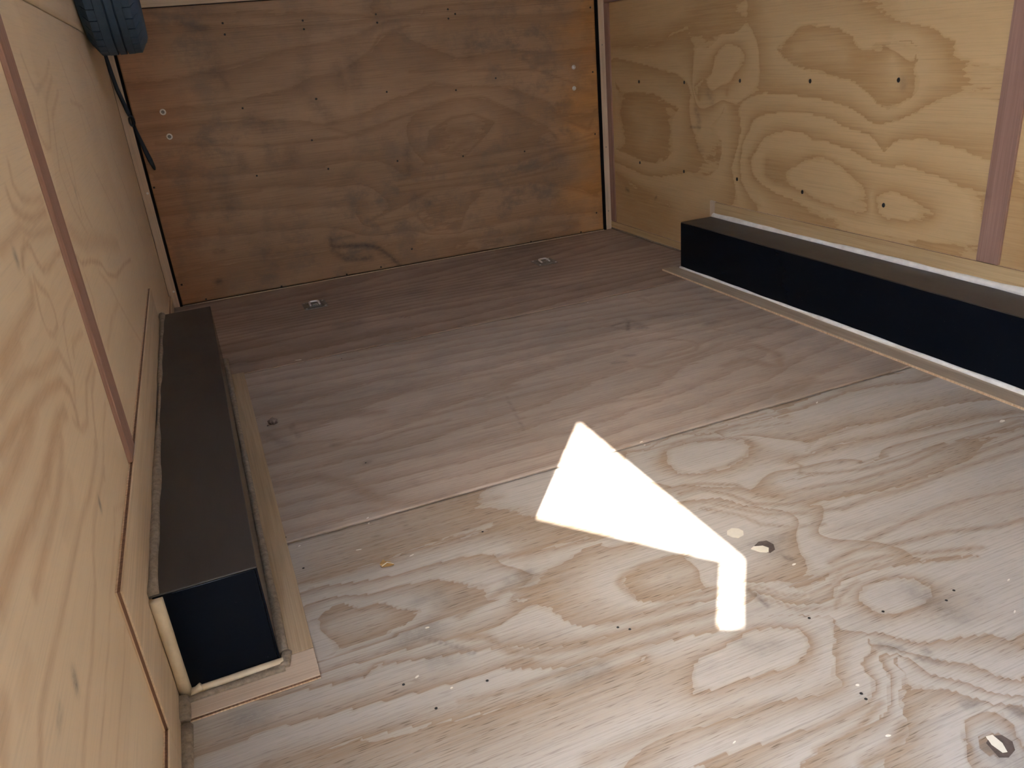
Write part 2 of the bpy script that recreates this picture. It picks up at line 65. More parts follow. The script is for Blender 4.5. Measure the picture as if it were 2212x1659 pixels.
BFL=[[0.03,0.45,[239,-1556,331,-1586,487,-1626,624,-1637,760,-1662,938,-1663,1111,-1692,1294,-1707]],[0.04,0.5,[240,-1722,368,-1709,490,-1730,620,-1771]],[0.02,0.5,[244,-1873,348,-1853,488,-1902,589,-1901,697,-1889,862,-1882,1025,-1899,1199,-1904,1321,-1904]],[0.02,0.55,[242,-1940,357,-1953,479,-1946,549,-1965,656,-1943,786,-1946]],[0.05,0.5,[242,-2067,360,-2085,436,-2161,478,-2273,527,-2337,648,-2372]],[0.03,0.3,[478,-2273,548,-2257,596,-2246]],[0.03,0.4,[296,-2364,391,-2386,512,-2398,633,-2417,758,-2436]],[0.02,0.4,[274,-1408,459,-1464,683,-1510,907,-1572]],[0.02,0.35,[248,-1181,440,-1196,682,-1243,931,-1291]],[0.04,0.35,[773,-2138,914,-2166,1029,-2201]],[0.03,0.3,[632,-2120,773,-2138]],[0.03,0.5,[1446,-1873,1507,-1933,1638,-1932,1736,-1907,1810,-1880]],[0.02,0.5,[1663,-1713,1736,-1786,1750,-1837,1704,-1884,1600,-1888,1477,-1876]],[0.04,0.55,[1706,-2051,1794,-2041,1814,-2125,1848,-2149,1905,-2063,1892,-1958,1836,-1958]],[0.02,0.4,[941,-1850,1120,-1841,1296,-1858,1451,-1876]],[0.04,0.45,[1790,-2272,1856,-2285,1777,-2324,1691,-2339]],[0.02,0.4,[1810,-2301,1907,-2335,1969,-2346]],[0.03,0.5,[2008,-1809,2067,-1875,2148,-1867]],[0.025,0.45,[1900,-1684,2028,-1684,2138,-1692]],[0.03,0.4,[1857,-1229,1865,-1350,1967,-1316]],[0.015,0.4,[1572,-1489,1711,-1660,1877,-1736,1917,-1832]],[0.02,0.4,[1077,-1485,1265,-1513,1449,-1559,1586,-1568]],[0.03,0.4,[1267,-1656,1516,-1691,1591,-1682]],[0.02,0.4,[865,-2053,1081,-2057,1284,-2103,1436,-2144]],[0.02,0.35,[1320,-2237,1492,-2238,1713,-2267]],[0.008,0.5,[1131,-2365,1185,-2381,1262,-2385,1379,-2395,1484,-2424]],[0.008,0.5,[1132,-2390,1193,-2419,1258,-2417,1361,-2420,1503,-2454,1608,-2484]],[0.012,0.5,[1227,-2440,1279,-2421,1349,-2438,1438,-2485,1451,-2527,1389,-2571,1319,-2591,1247,-2585]],[0.012,0.6,[1462,-2647,1471,-2683,1441,-2709,1502,-2745,1595,-2772,1707,-2780,1798,-2774]],[0.02,0.4,[1614,-2594,1726,-2594,1841,-2612]],[0.014,0.6,[1167,-2616,1215,-2631,1279,-2676,1289,-2729,1336,-2763,1436,-2775,1527,-2802,1679,-2808,1824,-2789,1955,-2789,2104,-2779]],[0.016,0.6,[1142,-2643,1191,-2644,1239,-2700,1262,-2765,1335,-2807,1430,-2824,1526,-2842,1671,-2853,1842,-2847,2036,-2840]],[0.014,0.55,[1144,-2683,1181,-2711,1224,-2768,1259,-2812,1334,-2850,1420,-2875]],[0.02,0.5,[1416,-2879,1494,-2874,1598,-2884,1723,-2877,1978,-2884]],[0.012,0.5,[1153,-2720,1208,-2789,1224,-2839,1274,-2879,1341,-2906]],[0.016,0.55,[1377,-2992,1494,-2982,1609,-2978,1711,-2989,1812,-3010]],[0.016,0.6,[1255,-3016,1329,-3007,1408,-3031,1530,-3047,1632,-3083,1705,-3092]],[0.014,0.6,[1171,-3045,1232,-3041,1298,-3039,1381,-3056,1452,-3086,1550,-3121]],[0.01,0.5,[1057,-2996,1087,-3012,1112,-3057,1149,-3077,1204,-3071,1253,-3053,1322,-3062,1404,-3098]],[0.01,0.5,[1036,-3024,1082,-3057,1102,-3097,1157,-3123,1195,-3127]],[0.012,0.5,[1165,-3127,1199,-3104,1261,-3085]],[0.02,0.55,[589,-2631,663,-2672,753,-2674,844,-2681,908,-2694]],[0.02,0.5,[710,-2773,788,-2757,867,-2759,957,-2766]],[0.016,0.6,[1026,-2858,989,-2848,924,-2842,870,-2852,849,-2868,850,-2887,861,-2929,902,-2956,977,-2975,1016,-2978]],[0.02,0.5,[528,-2811,621,-2781,710,-2773]],[0.02,0.5,[719,-2853,724,-2923,764,-2961,834,-2974,938,-2989]],[0.024,0.6,[510,-2866,553,-2889,581,-2949,634,-2978,737,-3002,840,-3010,968,-3030]],[0.02,0.5,[457,-3022,545,-3036,664,-3043,792,-3046,870,-3049]],[0.03,0.4,[436,-3084,539,-3107,649,-3121]],[0.03,0.4,[596,-3225,730,-3227,861,-3247,964,-3276,1041,-3278]],[0.014,0.6,[760,-3320,872,-3326,967,-3330,1045,-3324]],[0.014,0.6,[913,-3363,998,-3357,1066,-3334]],[0.025,0.6,[959,-3411,1016,-3409,1065,-3386]]]
PR=[[-1.147,0.805],[-1.561,0.804],[-1.968,0.808],[-1.144,0.403],[-1.553,0.398],[-1.957,0.402],[-0.738,0.798],[-0.735,0.396],[-0.335,0.8],[-0.326,0.401]]
PB=[[0.509,1.224],[0.508,1.178],[0.859,1.21],[0.858,1.174],[1.203,1.213],[1.204,1.177],[1.561,1.211],[1.596,1.188],[1.559,1.17],[0.858,0.871],[1.203,0.868],[1.778,0.877],[0.518,0.865],[0.518,0.559],[0.804,0.688],[1.558,0.517],[1.906,0.498],[1.558,0.841],[1.208,0.538],[0.858,0.546],[0.06,0.568],[0.525,0.01],[0.858,0.011],[1.041,0.017],[0.161,0.014],[0.069,0.105],[1.219,0.083],[1.902,0.008],[2.215,0.011],[2.337,1.169],[2.335,0.856],[2.333,0.537],[2.32,0.105]]
PF=[[0.598,-1.212],[0.801,-2.998],[0.784,-2.983],[1.391,-3.19],[1.052,-3.318],[0.5,-2.079],[0.278,-1.671],[1.356,-3.204],[1.234,-3.174],[1.054,-3.306],[1.106,-3.126],[0.269,-2.492],[0.516,-2.996],[0.38,-2.936],[0.248,-2.345],[0.669,-2.557],[0.416,-3.015]]
CH=[[1.201,-2.368],[1.199,-2.389],[0.443,-2.574],[0.296,-1.664],[0.45,-1.126],[2.059,-2.761],[1.189,-2.987],[1.191,-2.99],[1.062,-3.29],[0.814,-3.295],[1.432,-3.282],[1.501,-3.216],[1.027,-3.388],[0.443,-2.362],[0.44,-2.387],[0.395,-2.485],[0.273,-2.4],[0.406,-2.93],[0.454,-2.984],[0.46,-2.813],[1.75,-2.423],[1.654,-1.173],[0.498,-2.566]]
random.seed(4)
rng = np.random.default_rng(7)

# ---------------------------------------------------------------- materials
def nodes_mat(name):
    m = bpy.data.materials.new(name)
    m.use_nodes = True
    t = m.node_tree
    return m, t, t.nodes['Principled BSDF'], t.nodes.new, t.links.new

def mapping(t, L, scale, coord='Object', rot=(0, 0, 0)):
    tc = t.nodes.new('ShaderNodeTexCoord')
    mp = t.nodes.new('ShaderNodeMapping')
    mp.inputs['Scale'].default_value = scale
    mp.inputs['Rotation'].default_value = rot
    L(tc.outputs[coord], mp.inputs[0])
    return mp.outputs[0]

def noise(t, L, vec, scale, detail=3.0, rough=0.55):
    n = t.nodes.new('ShaderNodeTexNoise')
    n.inputs['Scale'].default_value = scale
    n.inputs['Detail'].default_value = detail
    n.inputs['Roughness'].default_value = rough
    L(vec, n.inputs['Vector'])
    return n.outputs['Fac']

def math_n(t, L, op, a, b=None, clamp=False):
    n = t.nodes.new('ShaderNodeMath')
    n.operation = op
    n.use_clamp = clamp
    for i, v in enumerate((a, b)):
        if v is None:
            continue
        if isinstance(v, (int, float)):
            n.inputs[i].default_value = v
        else:
            L(v, n.inputs[i])
    return n.outputs[0]

def ramp(t, L, fac, stops):
    r = t.nodes.new('ShaderNodeValToRGB')
    e = r.color_ramp.elements
    while len(e) < len(stops):
        e.new(0.5)
    for i, (p, c) in enumerate(stops):
        e[i].position = p
        e[i].color = (c, c, c, 1) if isinstance(c, (int, float)) else (*c, 1)
    L(fac, r.inputs[0])
    return r.outputs[0]

def mix(t, L, fac, a, b, blend='MIX'):
    n = t.nodes.new('ShaderNodeMix')
    n.data_type = 'RGBA'
    n.blend_type = blend
    n.clamp_factor = True
    for sock, v in ((n.inputs[0], fac), (n.inputs[6], a), (n.inputs[7], b)):
        if isinstance(v, tuple):
            sock.default_value = (*v, 1)
        elif isinstance(v, (int, float)):
            sock.default_value = v
        else:
            L(v, sock)
    return n.outputs[2]

def plywood(name, early, late, grain, amp=0.16, streak=0.35, pores=0.0, rough=0.55, mottle=0.25,
            dirt=(0.05, 0.05, 0.06), dirty=0.0, jit=1.1, fall=0.62, spec=0.35, lwf=1.0, fresh=None):
    """Rotary cut softwood veneer: the ring lines are contours of the mesh attribute 'ring'."""
    m, t, P, N, L = nodes_mat(name)
    sx = {'x': lambda a, c: (a, c, c), 'y': lambda a, c: (c, a, c), 'z': lambda a, c: (c, c, a)}[grain]
    at = N('ShaderNodeAttribute'); at.attribute_name = 'ring'
    n1 = noise(t, L, mapping(t, L, sx(3.0, 9.0)), 1.0, 4.0, 0.6)
    n2 = noise(t, L, mapping(t, L, sx(14.0, 90.0)), 1.0, 3.0, 0.7)
    r = math_n(t, L, 'ADD', at.outputs['Fac'], math_n(t, L, 'MULTIPLY', math_n(t, L, 'SUBTRACT', n1, 0.5), amp * 2))
    r = math_n(t, L, 'ADD', r, math_n(t, L, 'MULTIPLY', math_n(t, L, 'SUBTRACT', n2, 0.5), amp * jit))
    fr = math_n(t, L, 'FRACT', r)
    lw = ramp(t, L, fr, [(0.0, 1.0), (0.06, 0.85), (0.2, 0.58), (0.40, 0.30), (fall, 0.06), (0.94, 0.0), (1.0, 0.4)])
    # the latewood itself breaks up along the grain
    br = noise(t, L, mapping(t, L, sx(5.0, 120.0)), 1.0, 2.0, 0.6)
    lw = math_n(t, L, 'MULTIPLY', lw, ramp(t, L, br, [(0.25, 0.62), (0.65, 1.0)]))
    lw = math_n(t, L, 'MULTIPLY', lw, lwf)
    ba = N('ShaderNodeAttribute'); ba.attribute_name = 'band'
    lw = math_n(t, L, 'MAXIMUM', lw, math_n(t, L, 'MULTIPLY', ba.outputs['Fac'], ramp(t, L, n2, [(0.3, 0.75), (0.6, 1.15)])))
    col = mix(t, L, lw, early, late)
    st = noise(t, L, mapping(t, L, sx(4.0, 260.0)), 1.0, 3.0, 0.7)
    stc = ramp(t, L, st, [(0.25, 1.0 - streak), (0.5, 1.0), (0.8, 1.0 + streak * 0.25)])
    col = mix(t, L, 1.0, col, stc, 'MULTIPLY')
    mo = noise(t, L, mapping(t, L, sx(1.3, 3.2)), 1.0, 4.0, 0.6)
    col = mix(t, L, 1.0, col, ramp(t, L, mo, [(0.28, 1.0 - mottle), (0.7, 1.0)]), 'MULTIPLY')
    if pores:
        po = noise(t, L, mapping(t, L, sx(26.0, 420.0)), 1.0, 1.0, 0.5)
        pm = ramp(t, L, po, [(0.60, 0.0), (0.72, pores)])
        col = mix(t, L, math_n(t, L, 'MULTIPLY', pm, math_n(t, L, 'ADD', 0.25, lw)), col, tuple(c * 0.35 for c in late))
    if dirty:
        d = noise(t, L, mapping(t, L, (7.0, 9.0, 9.0)), 1.0, 6.0, 0.68)
        d2 = noise(t, L, mapping(t, L, (1.7, 1.7, 1.7)), 1.0, 2.0, 0.5)
        dm = math_n(t, L, 'MULTIPLY', ramp(t, L, d, [(0.47, 0.0), (0.62, 1.0)]), ramp(t, L, d2, [(0.38, 0.15), (0.62, 1.0)]))
        col = mix(t, L, math_n(t, L, 'MULTIPLY', dm, dirty), col, dirt)
    if fresh:
        # varnish kept its colour along the sheltered side edges
        sep = N('ShaderNodeSeparateXYZ'); L(mapping(t, L, (1, 1, 1)), sep.inputs[0])
        fz = noise(t, L, mapping(t, L, (3, 3, 5)), 1.0, 4.0, 0.6)
        fx = math_n(t, L, 'ADD', sep.outputs[0], math_n(t, L, 'MULTIPLY', math_n(t, L, 'SUBTRACT', fz, 0.5), 0.7))
        for a_, b_, c_ in fresh:
            mr = N('ShaderNodeMapRange'); mr.inputs[1].default_value = a_; mr.inputs[2].default_value = b_
            L(fx, mr.inputs[0])
            col = mix(t, L, mr.outputs[0], col, mix(t, L, 1.0, col, c_, 'MULTIPLY'))
    sa = N('ShaderNodeAttribute'); sa.attribute_name = 'stain'
    sn = noise(t, L, mapping(t, L, sx(40.0, 60.0)), 1.0, 4.0, 0.7)
    sm = math_n(t, L, 'MULTIPLY', sa.outputs['Fac'], ramp(t, L, sn, [(0.32, 0.35), (0.62, 1.0)]))
    col = mix(t, L, sm, col, (0.035, 0.032, 0.036))
    L(col, P.inputs['Base Color'])
    L(ramp(t, L, mo, [(0.3, rough + 0.1), (0.7, rough - 0.05)]), P.inputs['Roughness'])
    P.inputs['Specular IOR Level'].default_value = spec
    bp = N('ShaderNodeBump'); bp.inputs['Strength'].default_value = 0.12; bp.inputs['Distance'].default_value = 0.002
    L(math_n(t, L, 'SUBTRACT', st, lw), bp.inputs['Height'])
    L(bp.outputs[0], P.inputs['Normal'])
    return m

def strip_wood(name, base, dark, grain, contrast=0.5, rough=0.6, scale=55.0, spec=0.3):
    m, t, P, N, L = nodes_mat(name)
    sx = {'x': lambda a, c: (a, c, c), 'y': lambda a, c: (c, a, c), 'z': lambda a, c: (c, c, a)}[grain]
    n = noise(t, L, mapping(t, L, sx(2.0, scale)), 1.0, 4.0, 0.6)
    n2 = noise(t, L, mapping(t, L, sx(3.0, scale * 6)), 1.0, 2.0, 0.6)
    col = mix(t, L, ramp(t, L, n, [(0.35, 0.0), (0.68, contrast)]), base, dark)
    col = mix(t, L, 1.0, col, ramp(t, L, n2, [(0.3, 0.82), (0.6, 1.0)]), 'MULTIPLY')
    L(col, P.inputs['Base Color'])
    P.inputs['Roughness'].default_value = rough
    P.inputs['Specular IOR Level'].default_value = spec
    return m

def plain(name, col, rough=0.5, metal=0.0, var=0.0, scale=40.0, spec=0.5, bump=0.0):
    m, t, P, N, L = nodes_mat(name)
    if var:
        n = noise(t, L, mapping(t, L, (1, 1, 1)), scale, 5.0, 0.65)
        c = mix(t, L, ramp(t, L, n, [(0.3, 0.0), (0.7, 1.0)]), tuple(v * (1 - var) for v in col), tuple(min(1, v * (1 + var)) for v in col))
        L(c, P.inputs['Base Color'])
        if bump:
            bp = N('ShaderNodeBump'); bp.inputs['Strength'].default_value = bump; bp.inputs['Distance'].default_value = 0.004
            L(n, bp.inputs['Height']); L(bp.outputs[0], P.inputs['Normal'])
    else:
        P.inputs['Base Color'].default_value = (*col, 1)
    P.inputs['Roughness'].default_value = rough
    P.inputs['Metallic'].default_value = metal
    P.inputs['Specular IOR Level'].default_value = spec
    return m

def scuffed_paint(name, base, dust, amount, rough, spec=0.35):
    m, t, P, N, L = nodes_mat(name)
    n = noise(t, L, mapping(t, L, (3, 2, 3)), 2.0, 6.0, 0.65)
    n2 = noise(t, L, mapping(t, L, (60, 9, 60)), 1.0, 3.0, 0.6)
    f = math_n(t, L, 'MULTIPLY', ramp(t, L, n, [(0.25, 0.55), (0.7, 1.0)]), amount)
    f = math_n(t, L, 'MULTIPLY', f, ramp(t, L, n2, [(0.3, 0.8), (0.7, 1.0)]))
    ck = noise(t, L, mapping(t, L, (1, 1, 1)), 230.0, 1.0, 0.5)
    col = mix(t, L, f, base, dust)
    col = mix(t, L, ramp(t, L, ck, [(0.80, 0.0), (0.83, 0.5)]), col, (0.3, 0.29, 0.27))
    L(col, P.inputs['Base Color'])
    L(ramp(t, L, n, [(0.3, rough), (0.7, rough + 0.12)]), P.inputs['Roughness'])
    P.inputs['Specular IOR Level'].default_value = spec
    return m

M = {}
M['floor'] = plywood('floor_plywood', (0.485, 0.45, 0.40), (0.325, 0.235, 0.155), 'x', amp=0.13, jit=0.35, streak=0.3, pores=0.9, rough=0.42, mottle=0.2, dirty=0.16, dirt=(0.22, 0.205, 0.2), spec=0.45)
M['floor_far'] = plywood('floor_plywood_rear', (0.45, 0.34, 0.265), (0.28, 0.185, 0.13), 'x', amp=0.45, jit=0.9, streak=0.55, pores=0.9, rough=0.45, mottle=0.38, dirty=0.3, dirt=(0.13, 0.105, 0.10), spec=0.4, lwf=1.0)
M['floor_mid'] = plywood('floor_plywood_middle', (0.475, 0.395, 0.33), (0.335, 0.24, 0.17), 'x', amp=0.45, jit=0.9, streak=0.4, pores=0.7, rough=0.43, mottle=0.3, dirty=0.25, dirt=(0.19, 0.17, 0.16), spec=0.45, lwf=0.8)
M['wall_r'] = plywood('right_wall_plywood', (0.64, 0.45, 0.235), (0.43, 0.258, 0.105), 'y', amp=0.11, jit=0.8, streak=0.16, rough=0.5, mottle=0.12, lwf=0.88)
M['wall_l'] = plywood('left_wall_plywood', (0.79, 0.635, 0.44), (0.58, 0.40, 0.245), 'y', amp=0.08, jit=0.2, streak=0.10, rough=0.45, mottle=0.10, lwf=0.22)
M['ramp'] = plywood('ramp_plywood', (0.43, 0.28, 0.172), (0.285, 0.166, 0.092), 'x', amp=0.25, jit=0.5, streak=0.3, rough=0.5, mottle=0.3, dirty=0.7, dirt=(0.17, 0.132, 0.105), lwf=0.75,
                    fresh=((2.05, 2.4, (1.45, 1.12, 0.62)), (0.35, 0.0, (1.2, 0.98, 0.85))))
M['strip_n'] = strip_wood('near_ply_strip', (0.62, 0.51, 0.40), (0.52, 0.40, 0.29), 'x', 0.4, rough=0.5)
M['pale_board'] = strip_wood('pale_board', (0.68, 0.56, 0.43), (0.45, 0.32, 0.2), 'x', 0.5)
M['pale_jamb'] = strip_wood('pale_jamb_wood', (0.68, 0.54, 0.40), (0.50, 0.36, 0.24), 'z', 0.5, scale=30)
M['brown'] = strip_wood('brown_batten_wood', (0.38, 0.23, 0.18), (0.25, 0.14, 0.105), 'z', 0.7, rough=0.5, scale=40)
M['brown_y'] = strip_wood('brown_batten_wood_level', (0.38, 0.23, 0.18), (0.25, 0.14, 0.105), 'y', 0.7, rough=0.5, scale=40)
M['strip_l'] = strip_wood('pine_ply_strip', (0.68, 0.54, 0.38), (0.52, 0.38, 0.23), 'y', 0.5)
M['strip_r'] = strip_wood('pine_ply_strip_right', (0.60, 0.44, 0.24), (0.42, 0.27, 0.12), 'y', 0.6)
M['strip_f'] = strip_wood('floor_ply_strip', (0.50, 0.38, 0.245), (0.37, 0.255, 0.14), 'y', 0.6, rough=0.5)
M['strip_fr'] = strip_wood('floor_ply_strip_grey', (0.46, 0.37, 0.27), (0.30, 0.22, 0.15), 'y', 0.6, rough=0.5)
M['core'] = strip_wood('plywood_core', (0.23, 0.125, 0.075), (0.09, 0.05, 0.035), 'z', 0.9, scale=200)
M['core_pale'] = strip_wood('plywood_core_pale', (0.74, 0.56, 0.38), (0.40, 0.24, 0.13), 'z', 0.7, scale=200)
M['paint_side'] = scuffed_paint('black_box_paint', (0.0025, 0.0045, 0.009), (0.012, 0.014, 0.018), 0.10, 0.10, 0.10)
M['paint_top'] = scuffed_paint('black_box_paint_dusty', (0.012, 0.011, 0.011), (0.060, 0.053, 0.048), 0.9, 0.38)
M['caulk_w'] = plain('white_sealant', (0.86, 0.84, 0.79), 0.55, var=0.12, scale=25, bump=0.4)
M['caulk_c'] = plain('cream_sealant', (0.66, 0.56, 0.40), 0.55, var=0.12, scale=25, bump=0.4)
M['caulk_g'] = plain('dusty_grey_sealant', (0.27, 0.22, 0.165), 0.75, var=0.35, scale=90, bump=0.6)
M['black'] = plain('gap_shade_black', (0.006, 0.008, 0.012), 0.7)  # near-black colour stands in for the shade inside the door gaps
M['steel'] = plain('zinc_steel', (0.85, 0.86, 0.87), 0.35, 0.9)
M['dull_steel'] = plain('dull_zinc_steel', (0.27, 0.265, 0.25), 0.5, 0.7, var=0.25, scale=60)
M['white_screw'] = plain('white_washer', (0.80, 0.78, 0.74), 0.4)
M['screw'] = plain('black_screw', (0.012, 0.012, 0.012), 0.5)
M['rubber'] = plain('haze_blue_tyre_rubber', (0.05, 0.092, 0.15), 0.75, var=0.12, scale=30, bump=0.3)  # the blue of the lens haze is put into this base colour
M['rubber_s'] = plain('strap_rubber', (0.012, 0.024, 0.042), 0.6)
M['filler'] = plain('cream_filler', (0.68, 0.64, 0.53), 0.6, var=0.06)
M['knot'] = plain('dark_knot', (0.085, 0.065, 0.055), 0.6, var=0.4, scale=60)
M['leaf'] = plain('dry_leaf', (0.62, 0.42, 0.18), 0.6, var=0.15, scale=60)
M['stone'] = plain('grey_stone', (0.17, 0.14, 0.125), 0.85, var=0.5, scale=90, bump=0.8)
M['chip'] = plain('pale_chip', (0.75, 0.72, 0.64), 0.6, var=0.1)
lm, lt, lp_, lN, lL = nodes_mat('added_translucent_vent')  # lid material of the added vents, lets daylight in as fill
ltr = lN('ShaderNodeBsdfTranslucent'); ltr.inputs[0].default_value = (0.29, 0.32, 0.355, 1)
lL(ltr.outputs[0], lt.nodes['Material Output'].inputs[0])
M['lid'] = lm
M['ceil'] = plain('white_ceiling', (0.62, 0.60, 0.57), 0.6)
M['skin'] = plain('white_trailer_skin', (0.75, 0.75, 0.74), 0.4)
M['ground'] = plain('concrete_yard', (0.40, 0.38, 0.35), 0.9, var=0.15, scale=1.5)

# ---------------------------------------------------------------- building helpers
def link(name, me, parent=None, mat=None):
    o = bpy.data.objects.new(name, me)
    C.objects.link(o)
    if mat is not None:
        me.materials.clear()
        me.materials.append(mat)
    if parent is not None:
        o.parent = parent
    return o

def from_bm(name, bm, mat, parent=None, smooth=False):
    bmesh.ops.recalc_face_normals(bm, faces=bm.faces)
    me = bpy.data.meshes.new(name)
    bm.to_mesh(me)
    bm.free()
    if smooth:
        for p in me.polygons:
            p.use_smooth = True
    return link(name, me, parent, mat)

def tag(o, label=None, cat=None, group=None, kind=None):
    for k, v in (('label', label), ('category', cat), ('group', group), ('kind', kind)):
        if v:
            o[k] = v
    return o

def empty(name, loc, label, cat, group=None, kind=None):
    o = bpy.data.objects.new(name, None)
    o.location = loc
    o.empty_display_size = 0.05
    C.objects.link(o)
    return tag(o, label, cat, group, kind)

def add_box(bm, lo, hi, bevel=0.0, seg=1):
    lo, hi = Vector(lo), Vector(hi)
    r = bmesh.ops.create_cube(bm, size=1.0)
    for v in r['verts']:
        v.co = Vector(((v.co.x + .5) * (hi.x - lo.x) + lo.x, (v.co.y + .5) * (hi.y - lo.y) + lo.y, (v.co.z + .5) * (hi.z - lo.z) + lo.z))
    if bevel:
        es = {e for v in r['verts'] for e in v.link_edges}
        bmesh.ops.bevel(bm, geom=list(es), offset=bevel, segments=seg, affect='EDGES', profile=0.5)
    return bm

def box(name, lo, hi, mat, parent=None, bevel=0.0015, seg=1):
    return from_bm(name, add_box(bmesh.new(), lo, hi, bevel, seg), mat, parent)

def prism(name, pts, axis, a, b, mat, parent=None, bevel=0.0):
    """Polygon pts in the plane normal to axis, extruded from a to b."""
    bm = bmesh.new()
    def P(u, v, k):
        return {'x': (k, u, v), 'y': (u, k, v), 'z': (u, v, k)}[axis]
    lo = [bm.verts.new(P(u, v, a)) for u, v in pts]
    hi = [bm.verts.new(P(u, v, b)) for u, v in pts]
    bm.faces.new(lo); bm.faces.new(hi[::-1])
    n = len(pts)
    for i in range(n):
        bm.faces.new((lo[i], lo[(i + 1) % n], hi[(i + 1) % n], hi[i]))
    if bevel:
        bmesh.ops.bevel(bm, geom=bm.edges[:], offset=bevel, segments=1, affect='EDGES')
    return from_bm(name, bm, mat, parent)

def lathe(bm, prof, mtx=Matrix(), n=24):
    """prof: (radius, height) pairs turned round local Z, then mtx."""
    rings = []
    for r_, h in prof:
        if r_ < 1e-6:
            rings.append([bm.verts.new(mtx @ Vector((0, 0, h)))])
        else:
            rings.append([bm.verts.new(mtx @ Vector((r_ * math.cos(2 * math.pi * k / n), r_ * math.sin(2 * math.pi * k / n), h))) for k in range(n)])
    for A, B in zip(rings, rings[1:]):
        for k in range(n):
            k2 = (k + 1) % n
            if len(A) == 1 and len(B) == 1:
                continue
            if len(A) == 1:
                bm.faces.new((A[0], B[k], B[k2]))
            elif len(B) == 1:
                bm.faces.new((A[k], A[k2], B[0]))
            else:
                bm.faces.new((A[k], A[k2], B[k2], B[k]))
    return bm

def tube(bm, pts, radii, n=8):
    """Round tube through pts; radii is (r along side, r up) per point or one number."""
    pts = [Vector(p) for p in pts]
    rings = []
    up = Vector((0.0, 0.0, 1.0))
    for i, p in enumerate(pts):
        d = (pts[min(i + 1, len(pts) - 1)] - pts[max(i - 1, 0)]).normalized()
        u = up if abs(d.z) < 0.9 else Vector((1, 0, 0))
        s = d.cross(u).normalized()
        v = s.cross(d).normalized()
        r_ = radii[i] if isinstance(radii, list) else radii
        ru, rv = r_ if isinstance(r_, tuple) else (r_, r_)
        rings.append([bm.verts.new(p + s * ru * math.cos(2 * math.pi * k / n) + v * rv * math.sin(2 * math.pi * k / n)) for k in range(n)])
    for A, B in zip(rings, rings[1:]):
        for k in range(n):
            bm.faces.new((A[k], A[(k + 1) % n], B[(k + 1) % n], B[k]))
    bm.faces.new(rings[0][::-1]); bm.faces.new(rings[-1])
    return bm

def bead(name, a, b, r0, wob, mat, parent, flat=1.0, seed=0, step=0.03):
    """A hand-run bead of sealant from a to b, uneven in width."""
    rr = random.Random(seed)
    a, b = Vector(a), Vector(b)
    n = max(4, int((b - a).length / step))
    ph = [rr.uniform(0, 6.28) for _ in range(4)]
    rad = []
    for i in range(n + 1):
        s = i / n * (b - a).length
        k = 1 + wob * (0.5 * math.sin(3.1 * s + ph[0]) + 0.3 * math.sin(9 * s + ph[1]) + 0.2 * math.sin(27 * s + ph[2])) + rr.uniform(-.08, .08) * wob
        rad.append((r0 * k, r0 * k * flat))
    return from_bm(name, tube(bmesh.new(), [a.lerp(b, i / n) for i in range(n + 1)], rad, 8), mat, parent, True)

# ---------------------------------------------------------------- ring fields
def rasterise(lines, u0, v0, h, nu, nv):
    fixed = np.zeros((nu, nv), bool)
    val = np.zeros((nu, nv))
    for k, fl in lines:
        P = np.array(fl, float).reshape(-1, 2) / 1000.0
        for a, b in zip(P, P[1:]):
            n = max(2, int(np.hypot(*(b - a)) / h * 2) + 1)
            for s in np.linspace(0, 1, n):
                q = a + (b - a) * s
                i = int(round((q[0] - u0) / h)); j = int(round((q[1] - v0) / h))
                if 0 <= i < nu and 0 <= j < nv:
                    fixed[i, j] = True
                    val[i, j] = k
    return fixed, val

def relax(c, fixed, val, it):
    for _ in range(it):
        p = np.pad(c, 1, mode='edge')
        c = (p[:-2, 1:-1] + p[2:, 1:-1] + p[1:-1, :-2] + p[1:-1, 2:]) * 0.25
        c[fixed] = val[fixed]
    return c

def ring_field(lines, base, u0, u1, v0, v1, h):
    """Contours through the drawn grain lines, solved coarse to fine; base fills the rest."""
    nu = int(round((u1 - u0) / h)) + 1
    nv = int(round((v1 - v0) / h)) + 1
    U, V = np.meshgrid(u0 + np.arange(nu) * h, v0 + np.arange(nv) * h, indexing='ij')
    B = base(U, V)
    if not lines:
        return U, V, B
    c = None
    for k in (16, 8, 4, 2, 1):
        H = h * k
        mu = int(math.ceil((nu - 1) / k)) + 1; mv = int(math.ceil((nv - 1) / k)) + 1
        fx, va = rasterise(lines, u0, v0, H, mu, mv)
        uu = np.clip(np.arange(mu) * k, 0, nu - 1); vv = np.clip(np.arange(mv) * k, 0, nv - 1)
        va = va - B[np.ix_(uu, vv)]
        if c is None:
            c = np.full((mu, mv), va[fx].mean() if fx.any() else 0.0)
        else:
            ii = np.clip(np.arange(mu) / 2.0, 0, c.shape[0] - 1); jj = np.clip(np.arange(mv) / 2.0, 0, c.shape[1] - 1)
            i0 = np.minimum(ii.astype(int), c.shape[0] - 2); j0 = np.minimum(jj.astype(int), c.shape[1] - 2)
            fi = (ii - i0)[:, None]; fj = (jj - j0)[None, :]
            c = (c[np.ix_(i0, j0)] * (1 - fi) * (1 - fj) + c[np.ix_(i0 + 1, j0)] * fi * (1 - fj)
                 + c[np.ix_(i0, j0 + 1)] * (1 - fi) * fj + c[np.ix_(i0 + 1, j0 + 1)] * fi * fj)
        c[fx] = va[fx]
        c = relax(c, fx, va, {16: 250, 8: 120, 4: 80, 2: 50, 1: 30}[k])
    return U, V, B + c[:nu, :nv]

